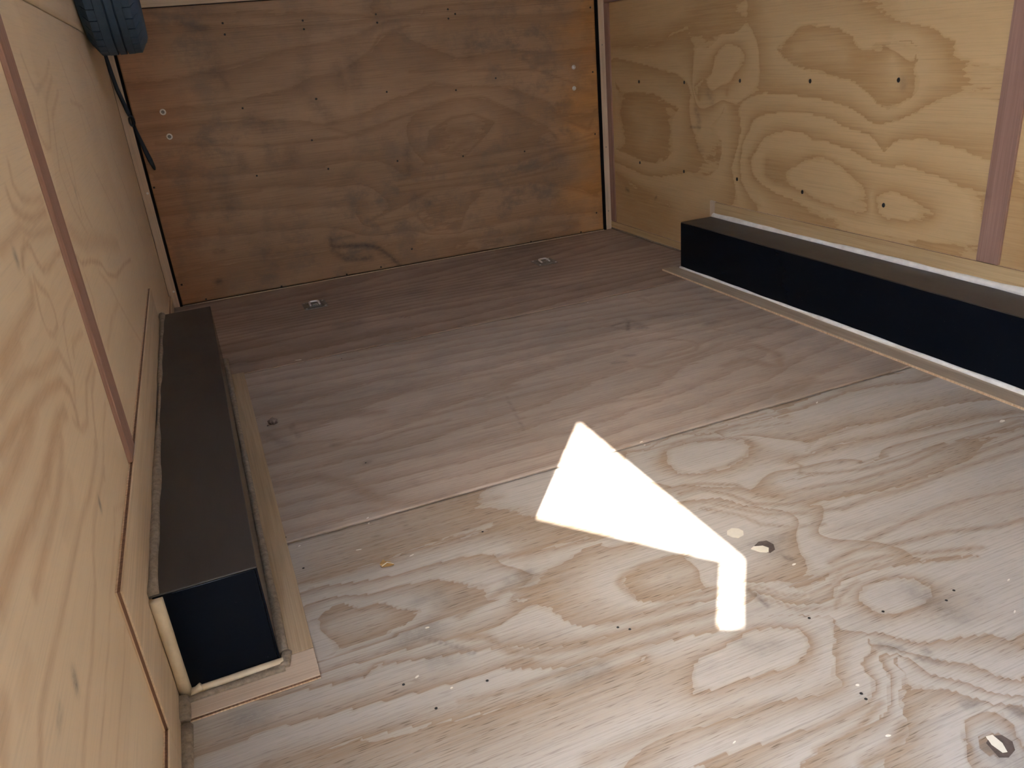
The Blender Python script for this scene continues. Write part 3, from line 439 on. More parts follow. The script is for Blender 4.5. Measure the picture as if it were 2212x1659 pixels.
def stain_field(stains, U, V):
    S = np.zeros_like(U)
    for wd, s, fl in stains:
        P = np.array(fl, float).reshape(-1, 2) / 1000.0
        d2 = np.full(U.shape, 1e9)
        for a, b in zip(P, P[1:]):
            ab = b - a
            q = np.clip(((U - a[0]) * ab[0] + (V - a[1]) * ab[1]) / max(ab @ ab, 1e-9), 0, 1)
            d2 = np.minimum(d2, (U - a[0] - q * ab[0]) ** 2 + (V - a[1] - q * ab[1]) ** 2)
        S = np.maximum(S, s * np.exp(-d2 / (0.85 * wd) ** 2))
    return S

def wavy(seed, along, ku, kv, amp, slope=0.0, n=7):
    """Smooth base figure, long along the grain axis (0 = u, 1 = v)."""
    g = np.random.default_rng(seed)
    fs = [(g.uniform(.3, 1) * ku * g.choice((-1, 1)), g.uniform(.3, 1) * kv * g.choice((-1, 1)), g.uniform(0, 6.28), g.uniform(.4, 1)) for _ in range(n)]
    def f(U, V):
        r = slope * (V if along == 0 else U)
        for a, b, p, s in fs:
            r = r + amp * s * np.sin(a * U + b * V + p)
        return r
    return f

def panel(name, plane, k0, k1, u0, u1, v0, v1, mat, parent, lines=(), base=None, stains=(), h=0.012, bands=()):
    """A plywood sheet whose seen face (at k1) is a fine grid carrying 'ring' and 'stain'; k0 is the back."""
    nu = int(math.ceil((u1 - u0) / h)); nv = int(math.ceil((v1 - v0) / h))
    h = max((u1 - u0) / nu, (v1 - v0) / nv)
    U, V, F = ring_field(list(lines), base, u0, u1, v0, v1, h)
    U = np.minimum(U, u1); V = np.minimum(V, v1)
    S = stain_field(stains, U, V)
    G = stain_field([(w_ * .62, min(1.0, s_ * 1.3), f_) for w_, s_, f_ in bands], U, V)
    nu, nv = U.shape
    idx = np.arange(nu * nv).reshape(nu, nv)
    co = np.zeros((nu * nv, 3))
    a = {'x': (1, 2, 0), 'y': (0, 2, 1), 'z': (0, 1, 2)}[plane]
    co[:, a[0]] = U.ravel(); co[:, a[1]] = V.ravel(); co[:, a[2]] = k1
    q = np.stack([idx[:-1, :-1], idx[1:, :-1], idx[1:, 1:], idx[:-1, 1:]], -1).reshape(-1, 4)
    flip = (plane == 'y') ^ (k1 < k0)
    if flip:
        q = q[:, ::-1]
    rim = np.concatenate([idx[:, 0], idx[-1, 1:], idx[-2::-1, -1], idx[0, -2:0:-1]])
    nr = len(rim)
    back = co[rim].copy(); back[:, a[2]] = k0
    bi = np.arange(nr) + nu * nv
    s = np.stack([rim, bi, np.roll(bi, -1), np.roll(rim, -1)], -1)
    if flip:
        s = s[:, ::-1]
    bk = bi[::1] if flip else bi[::-1]
    me = bpy.data.meshes.new(name)
    me.from_pydata(np.concatenate([co, back]).tolist(), [], np.concatenate([q, s]).tolist() + [bk.tolist()])
    r = me.attributes.new('ring', 'FLOAT', 'POINT')
    r.data.foreach_set('value', np.concatenate([F.ravel(), F.ravel()[rim]]).astype(np.float32))
    r = me.attributes.new('stain', 'FLOAT', 'POINT')
    r.data.foreach_set('value', np.concatenate([S.ravel(), S.ravel()[rim]]).astype(np.float32))
    r = me.attributes.new('band', 'FLOAT', 'POINT')
    r.data.foreach_set('value', np.concatenate([G.ravel(), G.ravel()[rim]]).astype(np.float32))
    me.polygons.foreach_set('use_smooth', [True] * (len(q)) + [False] * (len(s) + 1))
    me.update()
    return link(name, me, parent, mat)

def disc_mesh(name, prof, axis, mat, n=14):
    bm = bmesh.new()
    mt = {'z': Matrix(), '-y': Matrix.Rotation(math.radians(90), 4, 'X'), '-x': Matrix.Rotation(math.radians(-90), 4, 'Y'), 'x': Matrix.Rotation(math.radians(90), 4, 'Y')}[axis]
    lathe(bm, prof, mt, n)
    bmesh.ops.recalc_face_normals(bm, faces=bm.faces)
    me = bpy.data.meshes.new(name)
    bm.to_mesh(me); bm.free()
    for p in me.polygons:
        p.use_smooth = True
    me.materials.append(mat)
    return me

def put(name, me, loc, parent):
    o = bpy.data.objects.new(name, me)
    o.location = loc
    C.objects.link(o)
    o.parent = parent
    return o

# ================================================================ the setting
# ---- floor: joists' deck below, plywood sheets laid across on top
S1, S2, S3 = -1.1525, -2.3725, -3.5925
floor = box('floor', (-0.0295, Y0, -0.0595), (W + 0.0295, 0.06, -0.0185), M['core_pale'])
tag(floor, 'worn plywood trailer floor of sheets laid across its width', 'floor', kind='structure')
g = 0.0011
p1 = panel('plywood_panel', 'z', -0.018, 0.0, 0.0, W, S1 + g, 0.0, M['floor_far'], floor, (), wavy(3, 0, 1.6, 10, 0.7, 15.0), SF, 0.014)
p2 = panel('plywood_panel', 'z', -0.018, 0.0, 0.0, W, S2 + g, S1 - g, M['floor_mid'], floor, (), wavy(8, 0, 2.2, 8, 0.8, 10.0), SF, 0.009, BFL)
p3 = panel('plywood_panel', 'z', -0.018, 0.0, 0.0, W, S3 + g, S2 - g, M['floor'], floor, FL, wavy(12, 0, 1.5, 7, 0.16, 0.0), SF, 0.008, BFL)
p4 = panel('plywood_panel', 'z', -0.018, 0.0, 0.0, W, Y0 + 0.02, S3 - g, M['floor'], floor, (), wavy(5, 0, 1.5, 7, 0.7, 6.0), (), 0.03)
nail = disc_mesh('screw', [(0, .0010), (.002, .0008), (.0028, 0), (.0028, -.002)], 'z', M['screw'], 8)
for x, y in PF:
    par = p1 if y > S1 else p2 if y > S2 else p3
    put('screw', nail, (x, y, 0.0002), par)
prism('knot', [(1.136, -3.487), (1.142, -3.461), (1.158, -3.455), (1.174, -3.461), (1.177, -3.476), (1.167, -3.488), (1.148, -3.493)], 'z', -0.002, 0.0008, M['knot'], p3)
prism('filler_patch', [(1.1515, -3.453), (1.162, -3.455), (1.1615, -3.472), (1.154, -3.486), (1.147, -3.484), (1.1455, -3.467)], 'z', -0.001, 0.0014, M['filler'], p3)
prism('filler_patch', [(1.137, -2.836), (1.145, -2.825), (1.160, -2.821), (1.172, -2.829), (1.175, -2.842), (1.166, -2.855), (1.150, -2.858), (1.140, -2.849)], 'z', -0.001, 0.0009, M['filler'], p3)
prism('knot', [(1.159, -2.918), (1.162, -2.897), (1.178, -2.890), (1.195, -2.894), (1.199, -2.912), (1.190, -2.928), (1.174, -2.933)], 'z', -0.001, 0.0008, M['knot'], p3)
prism('filler_patch', [(1.148, -2.903), (1.158, -2.899), (1.176, -2.906), (1.182, -2.918), (1.172, -2.930), (1.158, -2.921)], 'z', -0.001, 0.0014, M['filler'], p3)

# ---- left wall (the side with the open door in front of the picture)
DY0, DY1, DZ = -4.394, -3.60, 1.847
wl = bmesh.new()
add_box(wl, (-0.03, DY1, -0.06), (-0.0095, 0.06, CEIL))
add_box(wl, (-0.03, Y0, -0.06), (-0.0095, DY0, CEIL))
add_box(wl, (-0.03, DY0, DZ), (-0.0095, DY1, CEIL))
wall_left = from_bm('wall_left', wl, M['skin'])
tag(wall_left, 'pale plywood-lined left wall of the trailer with its door opening', 'wall', kind='structure')
JZ = 1.187
JY = -2.475
LBASE = wavy(21, 1, 2.2, 5, 0.30, 0.0)
panel('plywood_panel', 'x', -0.009, 0.0, DY1, JY - g, 0.004, JZ - g, M['wall_l'], wall_left, (), LBASE, SL, 0.008, BLW)
panel('plywood_panel', 'x', -0.009, 0.0, JY + g, -0.004, 0.004, JZ - g, M['wall_l'], wall_left, (), LBASE, SL, 0.008, BLW)
panel('plywood_panel', 'x', -0.009, 0.002, DY1, JY - g, JZ + g, CEIL - .004, M['wall_l'], wall_left, (), wavy(22, 1, 3, 6, 0.7, 0.0), (), 0.02)
panel('plywood_panel', 'x', -0.009, 0.002, JY + g, -0.004, JZ + g, CEIL - .004, M['wall_l'], wall_left, (), wavy(23, 1, 3, 6, 0.7, 0.0), (), 0.02)
panel('plywood_panel', 'x', -0.009, 0.0, Y0 + .02, DY0, 0.004, CEIL - .004, M['wall_l'], wall_left, (), wavy(24, 1, 3, 6, 0.7, 0.0), (), 0.03)
panel('plywood_panel', 'x', -0.009, 0.0, DY0 + .004, DY1 - .004, DZ, CEIL - .004, M['wall_l'], wall_left, (), wavy(25, 1, 3, 6, 0.7, 0.0), (), 0.03)

# ---- right wall
wall_right = box('wall_right', (W + 0.0095, Y0, -0.06), (W + 0.03, 0.06, CEIL), M['skin'])
tag(wall_right, 'golden plywood-lined right wall of the trailer with big grain islands', 'wall', kind='structure')
RJ = -2.38
RBASE = wavy(31, 1, 2.0, 5, 0.16, 0.0)
q1 = panel('plywood_panel', 'x', W + 0.009, W, RJ + g, -0.004, 0.004, JZ - g, M['wall_r'], wall_right, RW, RBASE, SR, 0.008)
q2 = panel('plywood_panel', 'x', W + 0.009, W, S3 - .05, RJ - g, 0.004, JZ - g, M['wall_r'], wall_right, (), wavy(32, 1, 3, 8, 0.5, 0.0), (), 0.02)
panel('plywood_panel', 'x', W + 0.009, W, Y0 + .02, S3 - .05 - 2 * g, 0.004, JZ - g, M['wall_r'], wall_right, (), wavy(33, 1, 3, 8, 0.5, 0.0), (), 0.03)
panel('plywood_panel', 'x', W + 0.009, W, Y0 + .02, -0.004, JZ + g, CEIL - .004, M['wall_r'], wall_right, (), wavy(34, 1, 3, 8, 0.5, 0.0), (), 0.03)
ws = disc_mesh('screw', [(0, .0008), (.0025, .0015), (.0055, .0016), (.0065, 0), (.0065, -.002)], '-x', M['screw'], 10)
for y, z in PR:
    o = put('screw', ws, (W - 0.0005, y, z), q1)
    o.scale = (1, 1, 1.25)

# ---- front wall and ceiling (behind and above the camera)
tag(box('wall_front', (-0.03, Y0 - 0.03, -0.06), (W + 0.03, Y0 - 0.0005, CEIL), M['wall_l']), 'plywood front wall of the trailer', 'wall', kind='structure')
ADDED_VENTS = ((1.21, -1.5), (1.21, -3.35)); VS = 0.24  # unseen roof vents added to brighten the inside
bm = bmesh.new()
x0_, x1_ = -0.03, W + 0.03
ys = [Y0 - .03]
for vx, vy in sorted(ADDED_VENTS, key=lambda q: q[1]):
    ys += [vy - VS, vy + VS]
ys.append(.085)
for k in range(len(ys) - 1):
    if k % 2 == 0:
        add_box(bm, (x0_, ys[k], CEIL + .0005), (x1_, ys[k + 1], CEIL + .03))
    else:
        add_box(bm, (x0_, ys[k], CEIL + .0005), (1.21 - VS, ys[k + 1], CEIL + .03))
        add_box(bm, (1.21 + VS, ys[k], CEIL + .0005), (x1_, ys[k + 1], CEIL + .03))
ceiling = from_bm('ceiling', bm, M['ceil'])
tag(ceiling, 'pale trailer ceiling with two unseen translucent roof vents added for fill light', 'ceiling', kind='structure')
for vx, vy in ADDED_VENTS:
    box('added_vent_lid', (vx - VS - .02, vy - VS - .02, CEIL + .0305), (vx + VS + .02, vy + VS + .02, CEIL + .034), M['lid'], ceiling)

# ---- rear ramp door: brown plywood, bolts, black gaps at both sides
GL, GR = 0.050, 2.3600
back = box('wall_back', (-0.03, 0.0605, -0.06), (W + 0.03, 0.085, CEIL), M['black'])  # black sheet added behind the door to paint the gaps dark
tag(back, 'black sheet standing in for the shade in the gaps of the rear ramp door', 'wall', kind='structure')
ramp_door = box('door_1', (GL, 0.0105, 0.0), (GR, 0.045, CEIL - .01), M['black'])  # body coloured black so the gap edges stay dark
tag(ramp_door, 'brown scuffed plywood rear ramp door, closed', 'door', kind='structure')
rp = panel('plywood_panel', 'y', 0.010, 0.0, GL, GR, 0.006, 1.302, M['ramp'], ramp_door, BW, wavy(41, 0, 1.6, 7, 0.25, 0.0), SB, 0.008, BBW)
box('top_board', (GL, -0.002, 1.306), (GR, 0.010, CEIL - .01), M['pale_board'], ramp_door)
box('seam_line', (GL + .12, -0.0006, 1.2012), (GR, 0.002, 1.2022), M['core'], ramp_door, 0)
bs = disc_mesh('screw', [(0, .0006), (.003, .0008), (.0048, 0), (.0048, -.002)], '-y', M['screw'], 8)
for x, z in PB:
    put('screw', bs, (x, -0.0002, z), rp)
washer = disc_mesh('washer', [(.007, .0012), (.009, .0022), (.0128, .0020), (.0135, 0)], '-y', M['white_screw'], 20)
washer2 = disc_mesh('washer', [(.007, .0012), (.009, .0022), (.0108, .0020), (.0115, 0)], '-y', M['steel'], 20)
head = disc_mesh('bolt', [(0, .0028), (.0028, .0030), (.0032, .0040), (.0062, .0036), (.0082, .0010), (.0082, -.002)], '-y', M['dull_steel'], 16)
head2 = disc_mesh('bolt', [(0, .0052), (.0045, .0042), (.0078, .0014), (.0082, -.002)], '-y', M['steel'], 16)
for x, z, r_ in ((.176, .885, 0), (.178, .779, 0), (2.223, .890, 1), (2.219, .785, 1)):
    b_ = put('bolt', head2 if r_ else head, (x, -0.001, z), ramp_door)
    put('washer', washer2 if r_ else washer, (0, 0, 0), b_)
tag(box('trim_1', (0.001, -0.003, 0.0), (0.0375, 0.002, CEIL), M['pale_jamb'], None, .001), 'pale jamb post left of the ramp door', 'post', kind='structure')
jr = tag(box('trim_2', (2.3795, -0.004, 0.0), (2.4155, 0.0005, CEIL), M['pale_jamb'], None, .001), 'pale jamb post right of the ramp door', 'post', kind='structure')
jl = [o for o in C.objects if o.name == 'trim_1'][0]
box('gap_shade_strip', (0.001, 0.0022, 0.0), (0.0370, 0.055, CEIL - .01), M['black'], jl, .001)  # black strips behind the jambs paint in the shade of the gaps
box('gap_shade_strip', (2.3805, 0.0007, 0.0), (2.4155, 0.055, CEIL - .01), M['black'], jr, .001)
js = disc_mesh('screw', [(0, .001), (.002, .0016), (.0045, .0016), (.0055, 0)], '-y', M['white_screw'], 12)
for z in (0.079, 0.547):
    put('screw', js, (0.0265 if z < .3 else .0265, -0.0031, z), jl)
jd = disc_mesh('screw', [(0, .001), (.003, .001), (.0038, 0)], '-y', M['dull_steel'], 8)
for z in (0.105, 0.46, 0.985):
    put('screw', jd, (2.396, -0.0041, z), jr)

# ---- battens over the sheet joints
tag(box('trim_3', (W - .009, -0.052, 0.047), (W + .001, -0.0045, JZ - .004), M['brown'], None, .0015), 'brown corner batten on the right wall beside the ramp', 'batten', kind='structure')
tag(box('trim_4', (W - .009, -2.4173, 0.2860), (W + .001, -2.3423, CEIL), M['brown'], None, .0015), 'upright brown batten on the right wall over its sheet joint', 'batten', kind='structure')
tag(box('trim_5', (-.001, -2.503, 0.3480), (.008, -2.418, CEIL), M['brown'], None, .0015), 'upright brown batten on the pale left wall', 'batten', kind='structure')
tag(box('trim_6', (W - .008, -2.34, JZ - .003), (W + .001, -0.004, JZ + .055), M['brown_y'], None, .0015), 'level brown batten along the top joint of the right wall', 'batten', kind='structure')

# ---- base strips along the walls, stepped up over the wheel boxes; dark ply core shows on the edges
def ply_strip(name, y0, y1, z0, z1, side, mat, parent=None):
    """A strip 10 mm thick standing on a wall: back veneer, dark core, face veneer."""
    s = 1 if side == 'l' else -1
    x0 = 0.0003 if side == 'l' else W - 0.0003
    o = box(name, tuple(min(a, b) for a, b in zip((x0 + s * .0068, y0, z0), (x0 + s * .0098, y1, z1))),
            tuple(max(a, b) for a, b in zip((x0 + s * .0068, y0, z0), (x0 + s * .0098, y1, z1))), mat, parent, .0006)
    for nm, a, b, m, ins in (('core', .0026, .0068, M['core'], .0006), ('back_veneer', 0, .0026, M['core_pale'], 0)):
        lo = [x0 + s * a, y0 + ins, z0 + ins]; hi = [x0 + s * b, y1 - ins, z1 - ins]
        box(nm, (min(lo[0], hi[0]), lo[1], lo[2]), (max(lo[0], hi[0]), hi[1], hi[2]), m, o, 0)
    return o
bl = ply_strip('baseboard_left', DY1, -2.9425, 0.003, 0.0809, 'l', M['strip_l'])
tag(bl, 'pale plywood base strip along the left wall, stepped up over the wheel box', 'baseboard', kind='structure')
def sub_strip(y0, y1, z0, z1, side, mat, par):
    o = ply_strip('plywood_strip', y0, y1, z0, z1, side, mat, par)
    return o
sub_strip(-2.9415, -1.04, 0.003, 0.3466, 'l', M['strip_l'], bl)
sub_strip(-0.952, -0.006, 0.003, 0.060, 'l', M['strip_l'], bl)
br = ply_strip('baseboard_right', -0.960, -0.006, 0.010, 0.0458, 'r', M['strip_r'])
tag(br, 'low plywood base strip along the right wall', 'baseboard', kind='structure')
sub_strip(-3.6, -0.999, 0.003, 0.2844, 'r', M['strip_r'], br)
box('end_block', (W - .0101, -0.9985, 0.2), (W - .0003, -0.9615, 0.2885), M['pale_jamb'], br, .0008)
bead('sealant_bead', (W - .004, -0.96, 0.004), (W - .004, -.006, 0.004), 0.007, .2, M['caulk_g'], br, seed=5)

# ================================================================ wheel boxes
BH, BWD = 0.2225, 0.190
def wheel_box(x0, x1, y0, y1, label):
    t = empty('wheel_box', ((x0 + x1) / 2, (y0 + y1) / 2, 0.0), label, 'wheel box', 'black wheel boxes')
    L_ = Vector(t.location)
    def bx(name, lo, hi, m, bev=.002):
        return box(name, tuple(Vector(lo) - L_), tuple(Vector(hi) - L_), m, t, bev, 2)
    bx('top_plate', (x0, y0, BH - .004), (x1, y1, BH), M['paint_top'], .0018)
    inner = x1 if x0 < 1 else x0
    s = -1 if x0 < 1 else 1
    bx('side_plate', (min(inner, inner + s * .004), y0, .0005), (max(inner, inner + s * .004), y1, BH - .0042), M['paint_side'], .001)
    for yy in (y0, y1 - .004):
        bx('end_plate', (x0 + .0045, yy, .0005), (x1 - .0045, yy + .004, BH - .0042), M['paint_side'], .001)
    return t, L_
wbl, OL = wheel_box(0.0105, 0.1875, -2.782, -0.956, 'long black wheel box against the left wall, end face towards the viewer')
wbr, OR = wheel_box(W - 0.190, W - 0.0105, -2.90, -0.995, 'long black wheel box against the right wall with white sealant along it')
def bd(par, O, a, b, r0, wob, mat, flat=1.0, seed=0):
    return bead('sealant_bead', tuple(Vector(a) - O), tuple(Vector(b) - O), r0, wob, mat, par, flat, seed)
bd(wbr, OR, (W - .016, -2.9, BH + .002), (W - .016, -1.0, BH + .002), 0.0135, .35, M['caulk_w'], 1.0, 1)
bd(wbr, OR, (W - .1905, -2.9, .012), (W - .1905, -0.992, .012), 0.0075, .5, M['caulk_w'], 1.0, 2)
bd(wbl, OL, (.017, -2.780, BH), (.017, -0.96, BH), 0.0075, .8, M['caulk_g'], 0.9, 3)
bd(wbl, OL, (.0205, -2.7855, .012), (.0205, -2.7855, BH - .006), 0.0105, .5, M['caulk_c'], .8, 4)
bd(wbl, OL, (.030, -2.788, .012), (.192, -2.788, .012), 0.0095, .3, M['caulk_c'], .9, 5)
bd(wbl, OL, (.026, -2.790, .006), (.048, -2.789, .018), 0.008, .9, M['caulk_c'], .8, 44)
bd(wbl, OL, (.014, -2.806, .011), (.192, -2.803, .011), 0.0105, .3, M['caulk_g'], .5, 6)
bd(wbl, OL, (.192, -2.803, .012), (.200, -2.765, .012), 0.0105, .2, M['caulk_g'], .6, 61)
bd(wbl, OL, (.194, -2.76, .010), (.1945, -0.97, .010), 0.009, .3, M['caulk_g'], .6, 7)
bd(floor, Vector(), (.016, -3.58, .001), (.0165, -2.858, .001), 0.0125, .3, M['caulk_g'], .8, 8)
bd(floor, Vector(), (.0155, -2.853, .010), (.0150, -2.800, .012), 0.0115, .2, M['caulk_g'], .9, 9)

# ---- plywood strips screwed to the floor round the boxes
def floor_strip(name, x0, x1, y0, y1, mat, label, core='core'):
    o = box(name, (x0, y0, .0068), (x1, y1, .0092), mat, None, .0005)
    box('core', (x0 + .0006, y0 + .0006, .0028), (x1 - .0006, y1 - .0006, .0068), M[core], o, 0)
    box('back_veneer', (x0, y0, .0003), (x1, y1, .0028), M['core_pale'], o, 0)
    return tag(o, label, 'floor strip', kind='structure')
floor_strip('trim_7', 0.1895, 0.2485, -2.772, -1.155, M['strip_f'], 'tan plywood strip on the floor beside the left wheel box')
floor_strip('trim_8', 0.0165, 0.2485, -2.851, -2.7735, M['strip_n'], 'short pale plywood strip on the floor across the end of the left wheel box')
floor_strip('trim_9', 2.1575, 2.2285, -3.5, -0.950, M['strip_fr'], 'long plywood strip on the floor beside the right wheel box', 'core_pale')
o = box('trim_10', (0.05, -.012, .0003), (2.36, -.006, .004), M['pale_jamb'], None, .001)
tag(o, 'thin raised edging where the floor meets the ramp', 'edging', kind='structure')

# ================================================================ tie-down rings let into the floor
def tie_down(cx, cy, label):
    t = empty('tie_down', (cx, cy, 0.0), label, 'tie-down ring', 'recessed floor tie-downs')
    def rr(wx, wy, r_, n=5):
        out = []
        for sx_, sy_, a0 in ((1, 1, 0), (-1, 1, 90), (-1, -1, 180), (1, -1, 270)):
            for k in range(n + 1):
                a = math.radians(a0 + 90 * k / n)
                out.append((sx_ * (wx - r_) + r_ * math.cos(a), sy_ * (wy - r_) + r_ * math.sin(a)))
        return out
    bm = bmesh.new()
    out = rr(.054, .060, .012); inn = rr(.033, .038, .006); dp = rr(.029, .034, .005)
    V = [[bm.verts.new((x, y, z)) for x, y in L2] for L2, z in ((out, .0002), (out, .0028), (inn, .0032), (inn, .0012), (dp, .0007))]
    n = len(out)
    for A, B in zip(V, V[1:]):
        for k in range(n):
            bm.faces.new((A[k], A[(k + 1) % n], B[(k + 1) % n], B[k]))
    bm.faces.new(V[-1]); bm.faces.new(V[0][::-1])
    from_bm('plate', bm, M['dull_steel'], t)
    sc_ = disc_mesh('screw', [(0, .0034), (.0025, .004), (.005, .0036), (.0055, .0026)], 'z', M['steel'], 10)
    for a in (-1, 1):
        for b in (-1, 1):
            put('screw', sc_, (a * .043, b * .046, 0), t)
    # the ring lies tilted in its pan, the round bar at the back catching the light
    bm = bmesh.new()
    loop = [(-.021, -.018, .006), (-.021, .018, .010), (-.018, .024, .0112), (-.010, .026, .0116), (.010, .026, .0116), (.018, .024, .0112), (.021, .018, .010), (.021, -.018, .006)]
    tube(bm, loop, .0048, 8)
    from_bm('ring', bm, M['steel'], t, True)
    br_ = bmesh.new()
    add_box(br_, (-.026, -.027, .0008), (.026, -.010, .0035), .0008)
    tube(br_, [(-.012, -.022, .004), (-.007, -.020, .011), (.007, -.020, .011), (.012, -.022, .004)], [(.004, .004)] * 4, 8)
    from_bm('bracket', br_, M['dull_steel'], t)
    return t
tie_down(0.624, -0.419, 'recessed steel tie-down ring in the rear floor, nearer the left wheel box')
tie_down(1.787, -0.434, 'recessed steel tie-down ring in the rear floor, nearer the right wheel box')

# ================================================================ spare tyre on the left wall
def spare_tire(cx0, cx1, cy, cz, R_):
    t = empty('spare_tire', (cx0, cy, cz), 'spare tyre with blue haze put into its colour, hung high on the left wall, grooved tread', 'tyre')
    mt = Matrix.Rotation(math.radians(90), 4, 'Y')     # local Z -> world X
    wd = cx1 - cx0
    bm = bmesh.new()
    prof = [(.205, .03), (.215, .012), (.24, .004), (R_ - .075, 0), (R_ - .05, .001), (R_ - .034, .008), (R_ - .020, .024), (R_ - .008, .052), (R_ - .006, .060)]
    half = prof + [(R_ - .012, .062), (R_ - .012, wd - .062)]
    prof2 = [(r_, wd - h) for r_, h in prof[::-1]]
    lathe(bm, half + prof2 + [(.19, wd - .04), (.19, .04), (.205, .03)], mt, 72)
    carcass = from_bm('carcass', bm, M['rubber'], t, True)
    # tread: ribs standing proud, each with siped blocks
    ribs = [(.058, .088), (.093, .118), (.123, .148)] if wd > .19 else [(.05, .078), (.083, .105), (.110, .138)]
    ribs = [(a * wd / .205, b * wd / .205) for a, b in ribs]
    for a, b in ribs:
        bm = bmesh.new()
        lathe(bm, [(R_ - .012, a), (R_, a + .001), (R_, b - .001), (R_ - .012, b)], mt, 96)
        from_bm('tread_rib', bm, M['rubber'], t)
    nb = 48
    for side in (0, 1):
        bm = bmesh.new()
        for k in range(nb):
            a0, a1 = 2 * math.pi * k / nb, 2 * math.pi * (k + .92) / nb
            vs = []
            for a in (a0, a1):
                for r_, h in ((R_ - .030, .012), (R_ - .0015, .030), (R_ - .001, .054), (R_ - .013, .054), (R_ - .034, .014)):
                    h = h if side == 0 else wd - h
                    vs.append(bm.verts.new(mt @ Vector((r_ * math.cos(a), r_ * math.sin(a), h))))
            bm.faces.new(vs[:5]); bm.faces.new(vs[5:][::-1])
            for i in range(5):
                j = (i + 1) % 5
                bm.faces.new((vs[i], vs[j], vs[5 + j], vs[5 + i]))
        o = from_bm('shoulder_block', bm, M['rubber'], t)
        o['kind'] = 'stuff'
    bm = bmesh.new()
    lathe(bm, [(.0, .075), (.05, .075), (.06, .07), (.13, .07), (.16, .10), (.19, .11), (.2, .14), (.2, .03), (.19, .03), (.18, .06), (.06, .05), (0, .05)], mt, 40)
    from_bm('rim', bm, M['dull_steel'], t, True)
    bm = bmesh.new()
    tube(bm, [(-.003, 0, 0), (.06, 0, 0)], .02, 10)
    from_bm('hanger_bracket', bm, M['dull_steel'], t, True)
    return t
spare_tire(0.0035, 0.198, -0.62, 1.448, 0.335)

# ---- black rubber strap hanging by the ramp's left gap
st_ = empty('rubber_strap', (0.03, -0.03, 0.86), 'black rubber strap with a ring and tapered tail hanging beside the left gap', 'strap')
def sp(x, z, y=-.012):
    return Vector((x, y, z)) - Vector((0.03, -0.03, 0.86))
bm = bmesh.new()
tube(bm, [sp(-.0, 1.30, -.012), sp(.006, 1.124), sp(.016, 1.0), sp(.034, .905), sp(.037, .882)], [(.003, .0085)] * 3 + [(.003, .009), (.003, .006)], 8)
from_bm('band', bm, M['rubber_s'], st_, True)
bm = bmesh.new()
R0 = sp(.041, .862)
lp = [R0 + Vector((.0095 * math.cos(a), 0, .021 * math.sin(a))) for a in [2 * math.pi * k / 16 for k in range(17)]]
tube(bm, lp, .0046, 7)
from_bm('ring', bm, M['rubber_s'], st_, True)
bm = bmesh.new()
tube(bm, [sp(.044, .843), sp(.052, .80), sp(.064, .735), sp(.074, .69), sp(.082, .655), sp(.0835, .645)], [(.0028, .006), (.003, .007), (.003, .0095), (.003, .0105), (.003, .0065), (.002, .003)], 8)
from_bm('tail', bm, M['rubber_s'], st_, True)

# ================================================================ small litter on the floor
bm = bmesh.new()
LV = [(-.013, -.005), (-.016, .006), (-.004, .022), (-.001, .012), (.007, .006), (.014, -.008), (.003, -.012)]
c0 = bm.verts.new((0, 0, .0045))
vs = [bm.verts.new((x, y, .0006 + .003 * abs(math.sin(i * 1.9)))) for i, (x, y) in enumerate(LV)]
for i in range(len(vs)):
    bm.faces.new((c0, vs[i], vs[(i + 1) % len(vs)]))
bmesh.ops.solidify(bm, geom=bm.faces[:], thickness=.0007)
leaf = from_bm('dry_leaf', bm, M['leaf'])
leaf.location = (.440, -2.574, .0008)
tag(leaf, 'curled scrap of dry tan leaf on the floor near the left wheel box', 'leaf')
bm = bmesh.new()
tube(bm, [(-.013, -.004, .0035), (0, .001, .0058), (.013, -.007, .0035)], .0008, 6)
from_bm('midrib', bm, M['chip'], leaf)
bm = bmesh.new()
bmesh.ops.create_icosphere(bm, subdivisions=3, radius=.0135)
for v in bm.verts:
    k = 1 + .22 * math.sin(v.co.x * 420 + 1) * math.sin(v.co.y * 380) + .12 * math.sin(v.co.z * 700)
    v.co = Vector((v.co.x * k * 1.05, v.co.y * k, max(v.co.z * k * .75, -.008)))
stone = from_bm('pebble', bm, M['stone'], None, True)
stone.location = (.296, -1.664, .0081)
tag(stone, 'small dark pebble on the floor beside the tan strip', 'pebble')
CHL = {0: 'pale chip on the floor seam right of the sun patch tip, farther of two',
       1: 'pale chip on the floor seam right of the sun patch tip, nearer of two',
       4: 'long pale wood splinter on the rear floor seam beside the left wheel box',
       5: 'broad white flake on the floor near the right wheel box strip',
       6: 'cream flake just beyond the filled knot beside the sun patch corner',
       8: 'tiny pale chip on the floor between the bright strip and the big dark knot',
       9: 'tiny pale chip on the near floor left of the bright spot at the edge',
       10: 'thin pale sliver right of the oval grain island on the near floor',
       11: 'tiny white chip on the plain floor above the thin pale sliver',
       12: 'tiny pale chip between the wavy grain and the big dark knot',
       13: 'small chip on the near floor seam left of the sun patch, farther of two',
       14: 'small chip on the near floor seam left of the sun patch, nearer of two',
       15: 'narrow pale fleck between the floor seam and the tan leaf scrap',
       16: 'tiny pale fleck close to the tan strip of the left wheel box',
       17: 'flat pale flake on the floor beyond the end of the left wheel box',
       18: 'pale grain-sized chip on the near floor in front of the flat pale flake',
       19: 'tiny chip on a dark smudge between the leaf scrap and the flat flake',
       20: 'small chip by the near floor seam toward the right wheel box',
       21: 'pale crumb on the rear floor seam near the middle of the floor',
       22: 'tiny chip on the floor just right of the tan leaf scrap'}
first = None
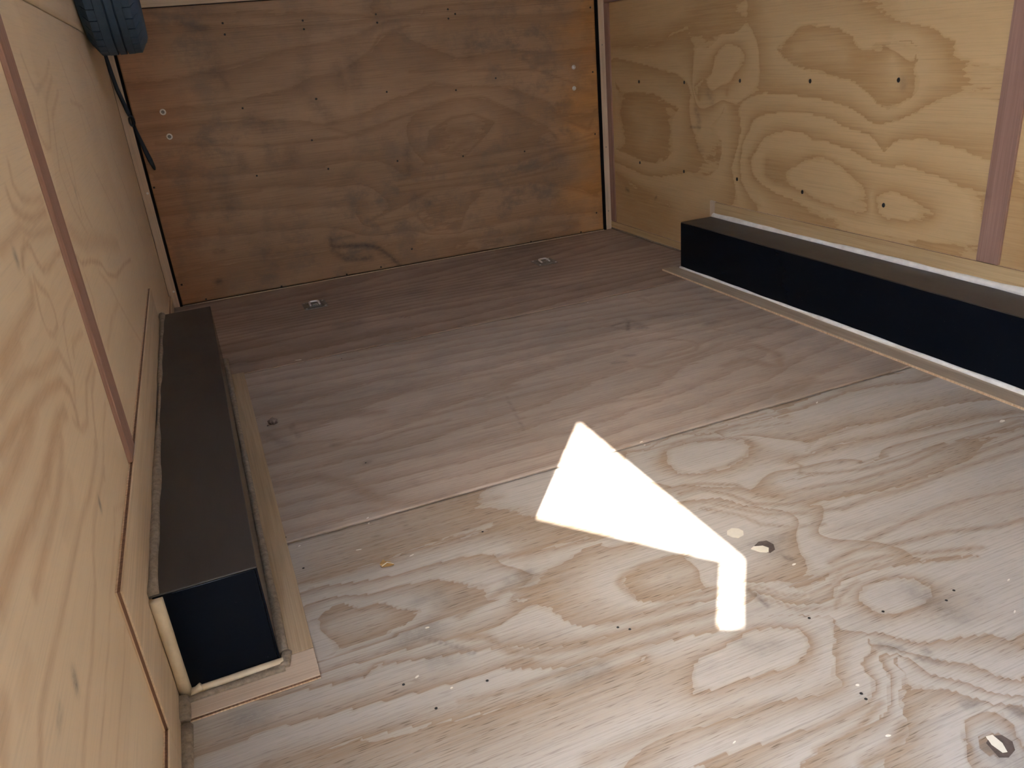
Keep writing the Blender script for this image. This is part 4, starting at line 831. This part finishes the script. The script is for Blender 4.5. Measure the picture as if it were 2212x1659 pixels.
for i, (x, y) in enumerate(CH):
    if i in (2, 3, 7):
        continue
    rr_ = random.Random(i)
    bm = bmesh.new()
    n = 6
    L1 = rr_.uniform(.003, .007); W1 = rr_.uniform(.0010, .0026)
    if i == 4: L1, W1 = .014, .002
    if i == 5: L1, W1 = .010, .006
    pts = [(L1 * math.cos(2 * math.pi * k / n) * rr_.uniform(.7, 1.1), W1 * math.sin(2 * math.pi * k / n) * rr_.uniform(.7, 1.1)) for k in range(n)]
    lo = [bm.verts.new((a, b, 0)) for a, b in pts]; hi = [bm.verts.new((a * .9, b * .9, .0012)) for a, b in pts]
    bm.faces.new(lo[::-1]); bm.faces.new(hi)
    for k in range(n):
        bm.faces.new((lo[k], lo[(k + 1) % n], hi[(k + 1) % n], hi[k]))
    o = from_bm('paint_chip', bm, M['chip'])
    o.location = (x, y, .0003)
    o.rotation_euler = (0, 0, rr_.uniform(-.5, .6))
    tag(o, CHL.get(i, 'tiny pale chip lying on the worn plywood floor'), 'chip', 'pale chips on the floor')

# ================================================================ side door and yard, outside the picture: they shape the daylight
hd = Vector((-0.065, -4.377, 0)); dv = Vector((-.273, .340, 0)).normalized(); nv = Vector((-dv.y, dv.x, 0))
if nv.x > 0: nv = -nv
e = hd + dv * 0.775
pp = [hd, e, e + nv * .03, hd + nv * .03]
side_door = prism('door_2', [(p.x, p.y) for p in pp], 'z', 0.03, DZ, M['skin'])
tag(side_door, 'white side door leaf standing ajar outside the left wall', 'door', kind='structure')
for z0, z1 in ((1.325, 1.64), (.25, .45)):
    hq = [Vector((-.0305, -4.43, 0)), Vector((-.0305, -4.390, 0)), hd + nv * .001 + dv * .004, hd + nv * .028]
    prism('hinge', [(p.x, p.y) for p in hq], 'z', z0, z1, M['dull_steel'], side_door)
bm = bmesh.new()
gx = [-14, -0.2, 14]
add_box(bm, (-16, -18, -0.62), (16, 14, -0.55))
yard = from_bm('ground', bm, M['ground'])
tag(yard, 'grey concrete yard under the trailer', 'ground', kind='structure')
